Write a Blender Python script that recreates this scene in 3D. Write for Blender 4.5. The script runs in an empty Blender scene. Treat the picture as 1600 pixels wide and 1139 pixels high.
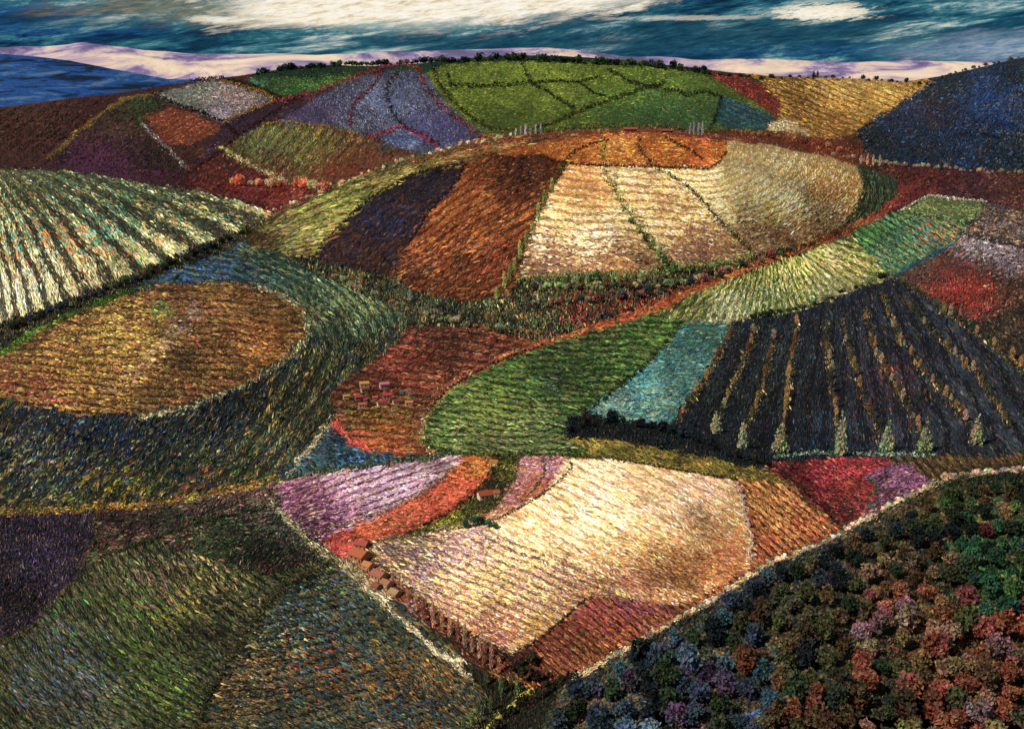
import bpy, math, random
import numpy as np
rng = np.random.default_rng(7)
random.seed(7)
S = bpy.context.scene
COL = S.collection

# ------------------------------------------------------------------ camera
CH = 250.0
FP = 1716.0
PITCH = math.atan((569.5 - 130.0) / FP)
CP, SP = math.cos(PITCH), math.sin(PITCH)

def project(X, Y, Z):
    dz = Z - CH
    dep = Y * CP - dz * SP
    up = Y * SP + dz * CP
    dep = np.maximum(dep, 1.0)
    return 800 + FP * X / dep, 569.5 - FP * up / dep, dep

def ray(px, py):
    a = (np.asarray(px, float) - 800) / FP
    b = (569.5 - np.asarray(py, float)) / FP
    dy = CP + b * SP
    dz = -SP + b * CP
    return a / dy, dz / dy            # X per unit Y, Z per unit Y

cam_d = bpy.data.cameras.new('camera')
cam = bpy.data.objects.new('camera', cam_d)
COL.objects.link(cam)
cam.location = (0, 0, CH)
cam.rotation_euler = (math.pi / 2 - PITCH, 0, 0)
cam_d.sensor_width = 36
cam_d.lens = FP / 1600 * 36
cam_d.clip_start = 1
cam_d.clip_end = 90000
S.camera = cam

# ------------------------------------------------------------------ noise
def vnoise(x, y, seed=0):
    x = np.asarray(x, float); y = np.asarray(y, float)
    r = np.random.default_rng(seed).random((64, 64))
    xi = np.floor(x).astype(int); yi = np.floor(y).astype(int)
    fx = x - xi; fy = y - yi
    fx = fx * fx * (3 - 2 * fx); fy = fy * fy * (3 - 2 * fy)
    g = lambda a, b: r[a % 64, b % 64]
    return (g(xi, yi) * (1 - fx) + g(xi + 1, yi) * fx) * (1 - fy) + (g(xi, yi + 1) * (1 - fx) + g(xi + 1, yi + 1) * fx) * fy

def fbm(x, y, seed=0, o=3):
    s = 0; a = 1; t = 0
    for k in range(o):
        s = s + a * vnoise(x * 2 ** k + 7.3 * k, y * 2 ** k + 3.1 * k, seed + k); t += a; a *= .5
    return s / t

# ------------------------------------------------------------------ terrain
# control points: (px, py, elevation) and (px, py, ground distance)
ZP = [
 (0,1139,30),(250,1000,36),(400,870,26),(0,960,30),(0,822,16),(200,800,14),(420,757,6),(550,1139,12),(330,1139,24),
 (520,875,4),(640,980,0),(740,1062,-5),(770,1130,-4),(600,1050,8),(450,980,20),
 (1600,1139,48),(1300,1139,50),(1050,1139,34),(870,1139,14),(900,1075,14),(1000,1004,27),(1100,950,34),(1200,886,42),(1300,848,47),
 (1400,792,52),(1480,752,55),(1600,740,58),(1300,960,52),(1500,900,58),(1600,900,60),(1150,1050,42),(1450,1050,54),(1700,740,58),(1700,1139,48),
 (1600,716,10),(1470,730,8),(1390,770,7),(1320,822,7),(1210,868,8),(1100,936,5),(1000,990,2),(900,1045,-2),(830,1075,-5),
 (700,720,14),(560,735,11),(900,716,24),(1050,736,26),(1150,748,22),(1240,765,16),(950,800,36),(1080,850,28),(850,870,30),(700,870,18),(1165,870,16),
 (800,980,12),(600,850,7),(700,960,4),(780,780,20),(900,950,16),(1000,900,24),
 (800,690,9),(920,660,8),(1000,690,13),(700,640,5),(900,560,4),(1000,520,3),(600,700,6),(560,640,5),(640,560,4),(720,530,3),
 (240,545,30),(60,600,24),(200,660,15),(400,610,16),(480,520,10),(420,450,10),(300,430,12),(120,480,14),(0,540,14),(0,700,12),(200,740,10),(350,690,9),(450,640,7),
 (560,500,4),(600,430,5),(500,402,12),(420,370,16),(330,388,14),
 (0,522,12),(200,432,12),(400,352,17),(0,400,52),(150,350,58),(300,340,44),
 (0,256,92),(100,266,90),(200,280,80),(330,302,56),(425,330,30),(-150,256,96),(-150,500,16),(-150,700,14),(-150,900,26),
 (820,440,22),(700,470,12),(1040,430,20),(1180,400,20),(850,520,3),(950,500,3),(1050,475,3),(1150,440,5),(1250,395,8),(1330,352,15),
 (1310,362,20),(1345,300,44),(1400,290,50),(1180,470,6),(1390,436,14),(1300,600,6),(1150,520,5),(1450,600,7),(1600,600,9),(1600,690,10),(1300,700,5),(1120,670,8),(1060,600,4),
 (1550,420,20),(1470,340,22),(1600,340,32),(1500,290,36),(1600,290,42),(1750,420,22),(1750,600,12),(1300,745,4),(1390,722,6),
]
DP = [
 (420,318,2350),(300,290,2550),(200,264,2800),(0,240,2950),(-150,240,3000),
 (80,215,3400),(240,225,3250),(350,240,3050),(500,270,2800),(560,240,3100),(640,238,3000),(700,225,3050),(450,190,3500),
 (0,174,4100),(-150,180,4200),(130,155,4200),(205,150,4250),(300,128,4600),(400,114,4800),(430,150,4200),(560,118,4600),(620,106,4700),(560,170,3800),(620,180,3700),(700,190,3500),
 (500,100,5000),(700,97,5000),(790,92,5100),(900,95,5100),(1000,99,5000),(1100,108,4800),(1160,140,4300),(1210,178,3900),(850,150,4000),(1000,160,3900),(760,195,3450),
 (850,201,3300),(1000,196,3350),(1150,200,3350),(1250,216,3200),(1250,122,5000),(1350,124,5000),(1430,130,4800),(1340,170,4000),(1300,210,3400),
 (1345,225,3100),(1400,165,3800),(1440,142,4000),(1500,116,4200),(1600,90,4400),(1700,70,4500),(1500,190,3300),(1600,190,3400),(1450,252,2720),(1600,262,2680),(1350,250,2750),
 (700,240,2350),(600,268,2150),(500,306,1980),(800,216,2350),(880,208,2380),(1000,204,2400),(1100,212,2350),(1200,229,2250),(1300,250,2150),(1350,262,2100),
 (950,258,1900),(1100,262,1880),(800,260,1900),(880,330,1540),(1000,350,1500),(1150,320,1600),(1250,300,1750),(700,330,1640),(600,350,1640),(1000,410,1310),(700,410,1370),(560,390,1540),
]
cu, cv, cz = [], [], []
for px, py, z in ZP:
    a, b = ray(px, py); Y = (z - CH) / b
    cu.append(a); cv.append(math.log(Y)); cz.append(z)
for px, py, Y in DP:
    a, b = ray(px, py); cu.append(a); cv.append(math.log(Y)); cz.append(CH + b * Y)
for a in (-.8, -.5, -.25, 0, .25, .5, .8):
    cu.append(a); cv.append(math.log(7500)); cz.append(-220)
    cu.append(a); cv.append(math.log(6300)); cz.append(-120)
    cu.append(a); cv.append(math.log(250)); cz.append(30)
for a in (-.85, .85):
    for Y, z in ((500, 30), (900, 20), (1500, 30), (2500, 70), (4000, 200), (4800, 300)):
        cu.append(a); cv.append(math.log(Y)); cz.append(z)
cu = np.array(cu, float); cv = np.array(cv, float); cz = np.array(cz, float)
SC = 1.6                                   # lateral scale against log distance
def tps(r2):
    return r2 * np.log(r2 + 1e-9) * .5
n = len(cu)
PTS = np.stack([cu * SC, cv], 1)
K = tps(((PTS[:, None] - PTS[None]) ** 2).sum(2))
Pm = np.stack([np.ones(n), PTS[:, 0], PTS[:, 1]], 1)
A = np.zeros((n + 3, n + 3)); A[:n, :n] = K + np.eye(n) * 2e-3; A[:n, n:] = Pm; A[n:, :n] = Pm.T
# heights are stored relative to distance so far and near points weigh the same
wz = cz / np.exp(cv)
sol = np.linalg.solve(A, np.concatenate([wz, np.zeros(3)]))
def height(X, Y):
    u = X / Y; v = np.log(Y)
    out = np.zeros(np.shape(u)); fl = out.reshape(-1)
    uu = np.ravel(u) * SC; vv = np.ravel(v)
    for s in range(0, len(uu), 20000):
        q = np.stack([uu[s:s + 20000], vv[s:s + 20000]], 1)
        k = tps(((q[:, None] - PTS[None]) ** 2).sum(2))
        fl[s:s + 20000] = k @ sol[:n] + sol[n] + q @ sol[n + 1:]
    return out * Y

NU, NV = 1001, 560
UU = np.linspace(-.85, .85, NU)
t = np.linspace(0, 1, NV)
pyr = 1330 - t * (1330 - 150)
_, bb = ray(np.full(NV, 800.0), pyr)
Yflat = (0 - CH) / bb
YY = np.where(Yflat > 1500, 0, Yflat)
k0 = np.argmax(Yflat > 1500)
YY[k0:] = np.exp(np.linspace(math.log(Yflat[k0 - 1]), math.log(7500), NV - k0 + 1))[1:]
GX = UU[None, :] * YY[:, None]
GY = np.repeat(YY[:, None], NU, 1)
sub = height(GX[::2, ::4], GY[::2, ::4])
# upsample the smooth heights
def up(a, xs, xn, axis):
    return np.apply_along_axis(lambda r: np.interp(xn, xs, r), axis, a)
ju = np.arange(NU); jv = np.arange(NV)
GZ = up(up(sub, ju[::4], ju, 1), jv[::2], jv, 0)
GZ += (fbm(GX / 90, GY / 90, 11, 3) - .5) * np.clip(GY / 400, .6, 5)

def hz(X, Y):
    X = np.asarray(X, float); Y = np.asarray(Y, float)
    i = np.clip((X / Y - UU[0]) / (UU[1] - UU[0]), 0, NU - 1.001)
    j = np.clip(np.interp(Y, YY, jv), 0, NV - 1.001)
    i0 = i.astype(int); j0 = j.astype(int); fi = i - i0; fj = j - j0
    return (GZ[j0, i0] * (1 - fi) + GZ[j0, i0 + 1] * fi) * (1 - fj) + (GZ[j0 + 1, i0] * (1 - fi) + GZ[j0 + 1, i0 + 1] * fi) * fj

def ground_at(px, py):
    """world points where the sight lines through these photo points meet the ground"""
    px = np.atleast_1d(np.asarray(px, float)); py = np.atleast_1d(np.asarray(py, float))
    a, b = ray(px, py)
    Ys = YY[None, :NV]
    X = a[:, None] * Ys
    d = (CH + b[:, None] * Ys) - hz(X, np.repeat(Ys, len(px), 0))
    d = d[:, Ys[0] < 5600]
    hit = d <= 0
    first = np.where(hit.any(1), np.argmax(hit, 1), np.argmin(d / Ys[:, :d.shape[1]], 1))
    first = np.maximum(first, 1)
    r = np.arange(len(px))
    d0 = d[r, first - 1]; d1 = d[r, first]
    f = np.where(hit.any(1), d0 / np.maximum(d0 - d1, 1e-6), 1)
    Y = YY[first - 1] * (1 - f) + YY[first] * f
    X = a * Y
    return np.stack([X, Y, hz(X, Y)], 1)

# ------------------------------------------------------------------ helpers
def lin(h):
    h = h.strip('#')
    c = np.array([int(h[i:i + 2], 16) / 255 for i in (0, 2, 4)])
    return np.where(c <= .04045, c / 12.92, ((c + .055) / 1.055) ** 2.4)

def tag(o, label=None, cat=None, group=None, kind=None):
    if label: o['label'] = label
    if cat: o['category'] = cat
    if group: o['group'] = group
    if kind: o['kind'] = kind
    return o

def mesh_np(name, V, F, col=None, smooth=False, fcol=None):
    """V (n,3), F (m,k) of one face size"""
    me = bpy.data.meshes.new(name)
    V = np.asarray(V, np.float32); F = np.asarray(F, np.int32)
    m, k = F.shape
    me.vertices.add(len(V)); me.vertices.foreach_set('co', V.ravel())
    me.loops.add(m * k); me.loops.foreach_set('vertex_index', F.ravel())
    me.polygons.add(m); me.polygons.foreach_set('loop_start', np.arange(0, m * k, k, dtype=np.int32))
    me.polygons.foreach_set('loop_total', np.full(m, k, np.int32))
    if col is not None:
        at = me.color_attributes.new('Col', 'FLOAT_COLOR', 'POINT')
        c = np.ones((len(V), 4), np.float32); c[:, :3] = col
        at.data.foreach_set('color', c.ravel())
    me.update(calc_edges=True)
    me.polygons.foreach_set('use_smooth', np.full(m, smooth, bool))
    return me

def link(name, me, mat=None, parent=None):
    o = bpy.data.objects.new(name, me)
    if mat is not None and me is not None and len(me.materials) == 0: me.materials.append(mat)
    COL.objects.link(o)
    if parent: o.parent = parent
    return o

def newmat(name):
    m = bpy.data.materials.new(name); m.use_nodes = True
    nt = m.node_tree
    b = nt.nodes['Principled BSDF']
    b.inputs['Roughness'].default_value = .9
    b.inputs['Specular IOR Level'].default_value = .15
    return m, nt, b

def N(nt, t, **kw):
    nd = nt.nodes.new(t)
    for k, v in kw.items(): setattr(nd, k, v)
    return nd

def mottled(name, colnode, scale, lo, hi, detail=6, rough=.9, bump=0, sc2=None):
    """colour source multiplied by procedural mottling"""
    m, nt, b = newmat(name)
    b.inputs['Roughness'].default_value = rough
    if colnode == 'attr':
        src = N(nt, 'ShaderNodeAttribute', attribute_name='Col').outputs['Color']
    elif colnode == 'objcol':
        oi = N(nt, 'ShaderNodeObjectInfo')
        at = N(nt, 'ShaderNodeAttribute', attribute_name='Col')
        mm = N(nt, 'ShaderNodeMix', data_type='RGBA', blend_type='MULTIPLY'); mm.inputs[0].default_value = 1
        nt.links.new(oi.outputs['Color'], mm.inputs[6]); nt.links.new(at.outputs['Color'], mm.inputs[7])
        src = mm.outputs[2]
    else:
        rgb = N(nt, 'ShaderNodeRGB'); rgb.outputs[0].default_value = (*colnode, 1); src = rgb.outputs[0]
    tc = N(nt, 'ShaderNodeNewGeometry')
    no = N(nt, 'ShaderNodeTexNoise'); no.inputs['Scale'].default_value = scale; no.inputs['Detail'].default_value = detail
    no.inputs['Roughness'].default_value = .78
    nt.links.new(tc.outputs['Position'], no.inputs['Vector'])
    mr = N(nt, 'ShaderNodeMapRange'); mr.inputs[1].default_value = .35; mr.inputs[2].default_value = .65
    mr.inputs[3].default_value = lo; mr.inputs[4].default_value = hi
    nt.links.new(no.outputs['Fac'], mr.inputs[0])
    mx = N(nt, 'ShaderNodeVectorMath', operation='SCALE')
    nt.links.new(src, mx.inputs[0]); nt.links.new(mr.outputs[0], mx.inputs['Scale'])
    nt.links.new(mx.outputs[0], b.inputs['Base Color'])
    if bump:
        bp = N(nt, 'ShaderNodeBump'); bp.inputs['Strength'].default_value = .6; bp.inputs['Distance'].default_value = bump
        nt.links.new(no.outputs['Fac'], bp.inputs['Height']); nt.links.new(bp.outputs[0], b.inputs['Normal'])
    return m

M_CROP = mottled('crop_leaves', 'attr', .9, .5, 1.5, 8)
M_SOIL = mottled('field_soil', 'attr', .12, .45, 1.5, 10, 1.0, 1.2)
M_GROUND = mottled('bare_earth', tuple(lin('3a3020')), .02, .5, 1.4, 10, 1.0)
def leafy(m):
    """thin leaves let some light through"""
    nt = m.node_tree; b = nt.nodes['Principled BSDF']; out = nt.nodes['Material Output']
    tr = N(nt, 'ShaderNodeBsdfTranslucent'); mx = N(nt, 'ShaderNodeMixShader'); mx.inputs[0].default_value = .38
    nt.links.new(b.inputs['Base Color'].links[0].from_socket, tr.inputs['Color'])
    nt.links.new(b.outputs[0], mx.inputs[1]); nt.links.new(tr.outputs[0], mx.inputs[2]); nt.links.new(mx.outputs[0], out.inputs['Surface'])
    return m
M_LEAF = mottled('tree_leaves', 'objcol', .5, .6, 1.35)
M_LEAFA = mottled('hedge_leaves', 'attr', .5, .6, 1.35)
leafy(M_LEAF); leafy(M_LEAFA)
M_BARK = mottled('bark', tuple(lin('4a3a2c')), 2, .6, 1.3)

# ------------------------------------------------------------------ fields
FIELDS = []
class Fd: pass
def field(name, label, poly, light, dark, d=('c', 0), rows=None, per=0, fur=.4, L=9, W=3.2, H=1.3, dens=1.0, seeds=(), wid=None, cat='field', soil=None, prop=None, dkm=.8, crop='crop', wob=.6, fp=.84):
    wob_ = wob; fp_ = fp
    dkm_ = dkm
    f = Fd(); f.name = name; f.label = label; f.poly = poly; f.wid = wid
    f.light = [lin(c) for c in light.split()]; f.dark = [lin(c) for c in dark.split()]
    f.d = d; f.rows = rows or d; f.per = per; f.fur = fur; f.L = L; f.W = W; f.H = H; f.dens = dens
    f.seeds = [(s[0], s[1], s[2], [lin(c) for c in s[3].split()], (s[4] if len(s) > 4 else .9)) for s in seeds]
    f.cat = cat; f.crop = crop; f.dkm = dkm_; f.wob = wob_; f.fp = fp_
    f.soil = lin(soil) if soil else np.mean(f.dark, 0)
    f.prop = prop if prop is not None else (.55 if not per else 1.0)
    FIELDS.append(f)
    return f

F = field
# ---- lower left
F('dark_scrub', 'dark green and blue scrub sweeping round the brown oval field', [(-60,540),(60,495),(200,440),(300,392),(400,348),(440,380),(500,405),(600,430),(660,470),(700,500),(640,545),(560,585),(520,615),(520,670),(600,705),(700,714),(430,752),(200,797),(-60,802)],
  '5c6c40 8c7c4c 40603f a88848 345848 7c8c60 94703c 4c6c5c b89c60 344c70', '14201c 1a2226 221d14 15261a 1b2a30', ('sweep',), per=28, fur=.56, fp=.93, wob=.45, L=11, W=3.6, H=1.8,
  seeds=[(330,425,70,'1f4a8a 20586a 183a5a 1f5a3a',.6),(80,690,70,'233f86 2c3f70 1c2f66',.55),(200,680,70,'23468a 1f3566 2c5068',.5),(330,650,50,'2a4a72 1f3a5a',.5),(60,720,60,'b6ad7a 9aa070',.35),(180,765,40,'b8a832 a8b840 c88a30',.45),(330,770,30,'c87a30 b86858',.4),(460,690,60,'8d8258 6d8a78 b09a60',.4),(560,480,60,'5a7a58 7d9a6a 3a5a48',.5),(120,560,60,'2c2418 3a3020',.6),(440,420,60,'1d3a24 24503a 15251c',.6)], cat='scrub', crop='scrub_plants')
F('dark_scrub', 'blue and dark green wedge of scrub above the mauve field', [(430,750),(470,705),(520,668),(560,698),(620,712),(700,712),(600,722),(500,738)],
  '2c5078 2c5868 24406c 44604c 3c4c38', '10181c 14201c 0c1418', ('c',-8), L=10, W=3.4, H=1.5, seeds=[(550,702,26,'2f62a8 3a7894',.4)], cat='scrub', crop='scrub_plants')
F('dark_scrub', 'dark green and blue scrub band over the top of the brown oval field', [(130,480),(200,446),(300,400),(400,350),(440,380),(500,405),(600,430),(660,470),(600,520),(520,560),(482,515),(472,480),(430,452),(350,438),(250,444)],
  '44583c 5c6c44 2c5040 3c5c50 6c6c40', '141f20 181f14 122024', ('arc',240,560,.55), per=17, fur=.56, L=11, W=3.4, H=1.6,
  seeds=[(300,425,60,'1f4c94 205c70 1a3c68',.7),(400,435,40,'1f4a80 245848 183c48',.5),(440,400,40,'1d3a24 24503a 15251c',.7),(500,440,40,'24504c 3c6c54 1c3c3c',.5),(560,460,50,'5a7a58 7d9a6a 8c8450',.5)], cat='scrub', crop='scrub_plants')
F('ploughed_oval', 'brown oval field ringed by a pale rim', [(-40,590),(0,558),(60,520),(150,476),(250,446),(350,440),(430,455),(472,482),(478,515),(450,555),(385,597),(300,628),(220,648),(130,651),(50,634),(-40,612)],
  '7c5c2c 684828 907434 5c4024 7c5030 705828 54381f a07c38 6c482c 8c4c34', '241a12 1c1812 201e12 2c2014', ('c',-4), per=12, fur=.3, wob=1.5, L=8, W=3, H=1.3, dens=1.1,
  seeds=[(305,490,12,'a09890 b0a490 7a7a78',.5),(280,512,12,'b8a890 a89080 8c8078',.5),(256,536,12,'c0a090 b89488 947468',.5),(232,560,12,'c09c88 b88c78 8c6458',.5),(206,585,12,'b88470 c89a88 8a6058',.45),(170,606,12,'a87c68 94705c',.6),(290,560,16,'3a2c24 342820',.3),(300,518,11,'3c2c20',.3),(276,545,11,'3c2c20',.3),(252,570,11,'302418',.5),(250,484,14,'2c6a3a 3a7a40',.6),(120,600,70,'c09030 a8802c b89848',.45),(60,620,50,'8a3a34 a04a48 703028',.4),(200,520,50,'c8a850 a88838',.4),(380,500,50,'a06a3a 8a5a34',.4),(420,540,40,'b8702c c87838',.4)])
F('lane', 'bright green grass rim on the upper left of the brown oval field', [(-40,572),(0,554),(60,514),(130,480),(200,456)], '7a9a30 8fae3a 5c8a2c 4a7a28', '2a3a18', ('c',32), wid=9, L=9, W=3, H=1.2, prop=.85, cat='grass', crop='rim_grass')
F('rim', 'pale rim along the right side of the brown oval field', [(400,448),(440,460),(474,482),(482,515),(462,550),(430,575),(380,602),(300,634),(220,652)], 'b8a888 a8a070 c8b898 8a9a68', '3a3428', ('arc',240,545,.5), wid=7, L=7, W=3, H=1.4, prop=.6, cat='grass', crop='rim_grass')
F('lane', 'pale farm lane slanting down past the village to the mauve field', [(612,566),(575,600),(540,634),(500,680),(445,745)], 'dcccA0 b8a878 e8d8b0', '4a4430', ('c',48), wid=7, L=8, W=3, H=.9, prop=.7, cat='lane', crop='rim_grass')
F('vineyard_slope', 'pale ribbed vineyard slope at the left edge', [(-60,252),(0,252),(100,262),(200,276),(330,298),(425,326),(402,346),(330,378),(262,404),(200,432),(130,460),(60,490),(-60,540)],
  'd0c494 a8ac7c 84a088 d0a868 98a878 dccca0 84985c c0b48c 58988c c08850', '1a2420 2a2418 3a2616 1a2c2c 2c3420', ('pow',-75,236,1.8), per=.36, fur=.5, wob=.25, fp=.95, L=12, W=4, H=1.8, dens=1.05,
  seeds=[(0,470,60,'e8e0c0 f0e8c8 d8d4a8 e8dcb0',.9),(60,450,50,'dcd0a0 c8c8a0 e0d8b0',.6),(150,440,40,'dccfa0 d0c898 b8a878',.6),(90,335,60,'3c988c 4c8c78 30806c 80a088 c88448',.6),(190,345,46,'409080 38806c 70a088',.5),(110,370,40,'c8843c b87040',.25),(40,280,60,'5a7048 6a7a40 40503a',.7),(200,300,60,'40603c 5a7044 2c4c44',.8),(300,325,55,'3c5840 5a7044 284444 8c8c50',.75),(90,275,50,'3c5438 54683c 2c443c',.8),(370,325,40,'2c4048 3a5048 808850',.6),(230,400,40,'c8b888 b0a070 6a9a50',.5)], cat='vineyard', crop='vine_rows')
F('base_scrub', 'dark scrubby ditch at the foot of the pale vineyard slope', [(-60,520),(60,486),(130,456),(200,428),(262,402),(330,376),(402,346),(440,330),(420,352),(330,400),(200,448),(60,512),(-60,560)],
  '6a6440 3a4a34 7a7a4a 5c4c3c 4c4c50', '1a1c18 241c16 201a14', ('c',88), L=8, W=3.5, H=2.2, prop=.55, cat='scrub', crop='scrub_plants')
# ---- upper left hills
F('maroon_hillside', 'maroon and brown hillside in the upper left distance', [(-60,150),(0,150),(80,140),(150,125),(250,105),(300,100),(430,120),(470,150),(600,220),(640,262),(560,285),(500,302),(425,334),(330,304),(200,282),(100,268),(-60,262)],
  '7c4030 8a3450 6c5430 a05430 54442c 742c4c 9c3c34', '241a16 2a1420 1c1c18', ('c',38), L=10, W=3, H=1.1, dens=1.1, per=13, fur=.45,
  seeds=[(40,190,60,'6a4426 4a4024 7a3a24 3a3a22',.8),(160,262,50,'6a2c54 582450 7a3a5a',.8),(250,250,40,'642a50 4a2038',.6),(330,285,30,'a04a2c b85a30 8a2a2c',.5),(430,310,50,'a03038 b84a34 8a2a3a c86a3c',.75),(480,300,40,'c86040 a84038',.5),(70,250,40,'4a2c24 6a3428',.5),(380,292,20,'b84a3a c05060',.5)])
F('rust_slope', 'dark green and purple dome field with a yellow ridge path in the far left hills', [(80,255),(120,208),(165,174),(205,152),(240,149),(270,165),(230,182),(228,202),(255,230),(292,266),(200,270),(100,266)],
  '4a4a24 5c3a2c 6a2a44 7a3a30 3a4a2a', '201a14 281420', ('c',46), L=10, W=3, H=1.2, seeds=[(215,165,30,'3f5a2a 4a6a30 2c4a24',.8),(160,205,40,'5a4a28 4a4a24 6a3a28',.6),(150,260,50,'6a2c5a 7a3a60',.7)])
F('lane', 'yellow ridge path on the far left hills', [(76,244),(100,225),(120,206),(142,190),(160,175),(185,160),(205,150),(240,147)], 'b89838 c8a848 a07a28', '5a4020', ('c',42), wid=4.5, L=8, W=2.6, H=.8, prop=.85, cat='path', crop='path_grass')
F('terracotta_field', 'small orange brown ploughed field in the far left hills', [(226,182),(270,167),(335,190),(350,202),(295,228),(255,222)],
  'a85430 b86038 c87040 8a4428 a84a40', '3a2018 4a2a1c', ('c',28), per=9, fur=.42, L=9, W=2.6, H=.9)
F('brown_field', 'dark brown field below the orange field in the far left hills', [(255,222),(295,228),(350,202),(368,213),(330,240),(298,264),(284,255)],
  '7a3a28 5a3a30 6a4438 8a5238', '241a1c 2c1c18', ('c',36), per=9, fur=.48, L=9, W=2.6, H=1)
F('heath_field', 'grey lilac field under the far left skyline', [(242,148),(300,131),(350,127),(430,155),(390,172),(350,193),(300,172),(270,162)],
  '8a8088 706c68 9a8a94 7a8070 8a6a80 a09a90', '34302c 2c2830', ('c',-12), L=9, W=2.8, H=1, prop=.72, seeds=[(300,150,40,'7a8a78 8a9488 607060',.6),(370,150,30,'a88aa0 b09080 8a6a58',.5),(345,180,20,'8a80a0 9a8aa8',.5)])
F('heather_strip', 'purple heather strip in the far left hills', [(350,194),(392,172),(432,158),(470,152),(520,138),(470,172),(412,195),(370,222),(345,240),(300,266)],
  '5c3a5a 4a2c50 6a4660 7a4038 503040', '201820 281a1c', ('c',32), L=9, W=2.6, H=1)
F('meadow', 'dark green meadow on the far left skyline', [(385,122),(440,114),(500,108),(560,108),(545,125),(500,140),(440,153),(410,140)],
  '3a6a2a 2c5a2a 4a7a34 5a7a30', '16281a 1c2c18', ('c',-6), L=8, W=2.6, H=1, prop=.66, seeds=[(400,118,20,'2a6a80 2c5a5a',.4)])
F('lavender_hill', 'blue lavender hill split by dark red hedges', [(430,192),(500,150),(560,125),(600,110),(645,112),(668,132),(692,168),(745,217),(700,228),(640,238),(600,216),(560,211),(520,201),(440,196)],
  '4c5070 5c6078 687490 40405c 5c6480', '1e1c2c 28222c', ('c',-62), L=10, W=3, H=1, prop=.78, dens=1.1,
  seeds=[(480,182,40,'4a3a64 5a4470 3c305a',.8),(600,160,25,'6a7ca8 707a98 5c7098',.6),(640,150,25,'5c6c98 6c7aa4',.5),(690,200,35,'46407a 40366a 55508a',.7),(650,200,24,'5c6496 4c5084',.5)], cat='lavender', crop='lavender_rows')
F('pond_field', 'small pale blue triangular plot at the foot of the lavender hill', [(596,223),(630,204),(662,223),(640,234),(612,230)], '6a80b0 7a90b8 54689c 4a5a90', '2a3050', ('c',5), L=9, W=3, H=.6, prop=.85)
F('striped_slope', 'green to rust striped slope below the lavender hill', [(410,197),(450,194),(520,201),(560,212),(604,226),(650,242),(600,262),(560,277),(500,298),(440,284),(398,266),(350,242),(350,226)],
  '94903c a86c34 7c944c b8803c 94502c c0985c', '2c2018 28241a 341c18', ('c',50), per=14, fur=.5, L=12, W=2.6, H=.8,
  seeds=[(420,215,40,'7a9050 8aa058 6a8048 a0a068',.8),(480,225,35,'8a8a48 a09050 6a7a40',.6),(600,250,40,'8a3c28 7a2c22 9a5030',.8),(540,280,40,'8a3428 9a4a30 7a3028',.8),(600,228,18,'3a5a58 2a4a50',.5),(430,270,30,'6a3428 7a4030',.6)])
F('lane', 'pale grassy path through the striped slope in the far left hills', [(342,228),(368,244),(398,260),(420,272),(444,282)], 'c8b070 a8a858 d0b8a0', '5a4a30', ('c',-28), wid=4.5, L=7, W=2.6, H=.8, prop=.8, cat='path', crop='path_grass')
F('lane', 'broken white path down beside the orange field in the far left hills', [(222,192),(240,210),(256,226),(274,246),(292,263)], 'b8b0a8 a8a0a0', '4a3a38', ('c',-48), wid=3, L=6, W=2.4, H=.8, prop=.6, cat='path', crop='path_grass')
# ---- green hill and skyline
F('skyline_wood', 'dark wooded strip along the far skyline', [(380,90),(1220,80),(1230,135),(1160,140),(1090,112),(900,100),(700,104),(600,112),(540,118),(400,124)], '2c5a34 1f4a4a 3a6a30 4a5a2a', '141f18 16241c', ('c',80), L=6, W=3, H=2.4, prop=.5, cat='wood', crop='wood_plants')
F('green_hill', 'bright green pasture hill in the distance crossed by dark hedges', [(676,112),(700,101),(790,96),(900,97),(1000,102),(1080,110),(1130,132),(1180,160),(1214,186),(1195,203),(1095,208),(1040,197),(900,202),(850,207),(800,207),(770,200),(740,186),(704,156),(682,132)],
  '5c701c 708220 546c1c 8c9830 4c641c 6c7c20', '22300f 1c2a12 2a3812', ('c',10), L=11, W=3.2, H=.5, prop=.93, dens=1.1,
  seeds=[(790,190,50,'44581a 3a5018 506418',.7),(1000,180,60,'2c5a2c 24502c 34602c',.8),(1090,170,40,'2c6038 24563c',.6),(850,118,50,'7a8c34 6a8028',.5),(760,120,40,'5c7a20 7a8a28',.4),(960,125,40,'6c8428 5a7420',.5),(1040,200,40,'1c3c22 1f4024',.5),(1075,135,30,'5a7a2c 6a8430',.6)], cat='pasture', crop='pasture_grass')
F('teal_slope', 'teal green strip at the right foot of the pasture hill', [(1128,150),(1160,160),(1212,186),(1192,202),(1130,200),(1115,185)], '1f5a58 24605c 1c4a58 2a5c50 203a60', '12242a 142a24', ('c',-25), per=7, fur=.4, L=10, W=2.8, H=.8)
F('red_slope', 'crimson bracken slope right of the pasture hill', [(1105,112),(1150,116),(1200,136),(1222,165),(1212,184),(1180,160),(1140,138)], '8a2c24 7a2420 a03830 943c28', '341814 2c1a14', ('c',-30), L=6, W=3, H=1.6, prop=.68, cat='bracken', crop='bracken')
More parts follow.
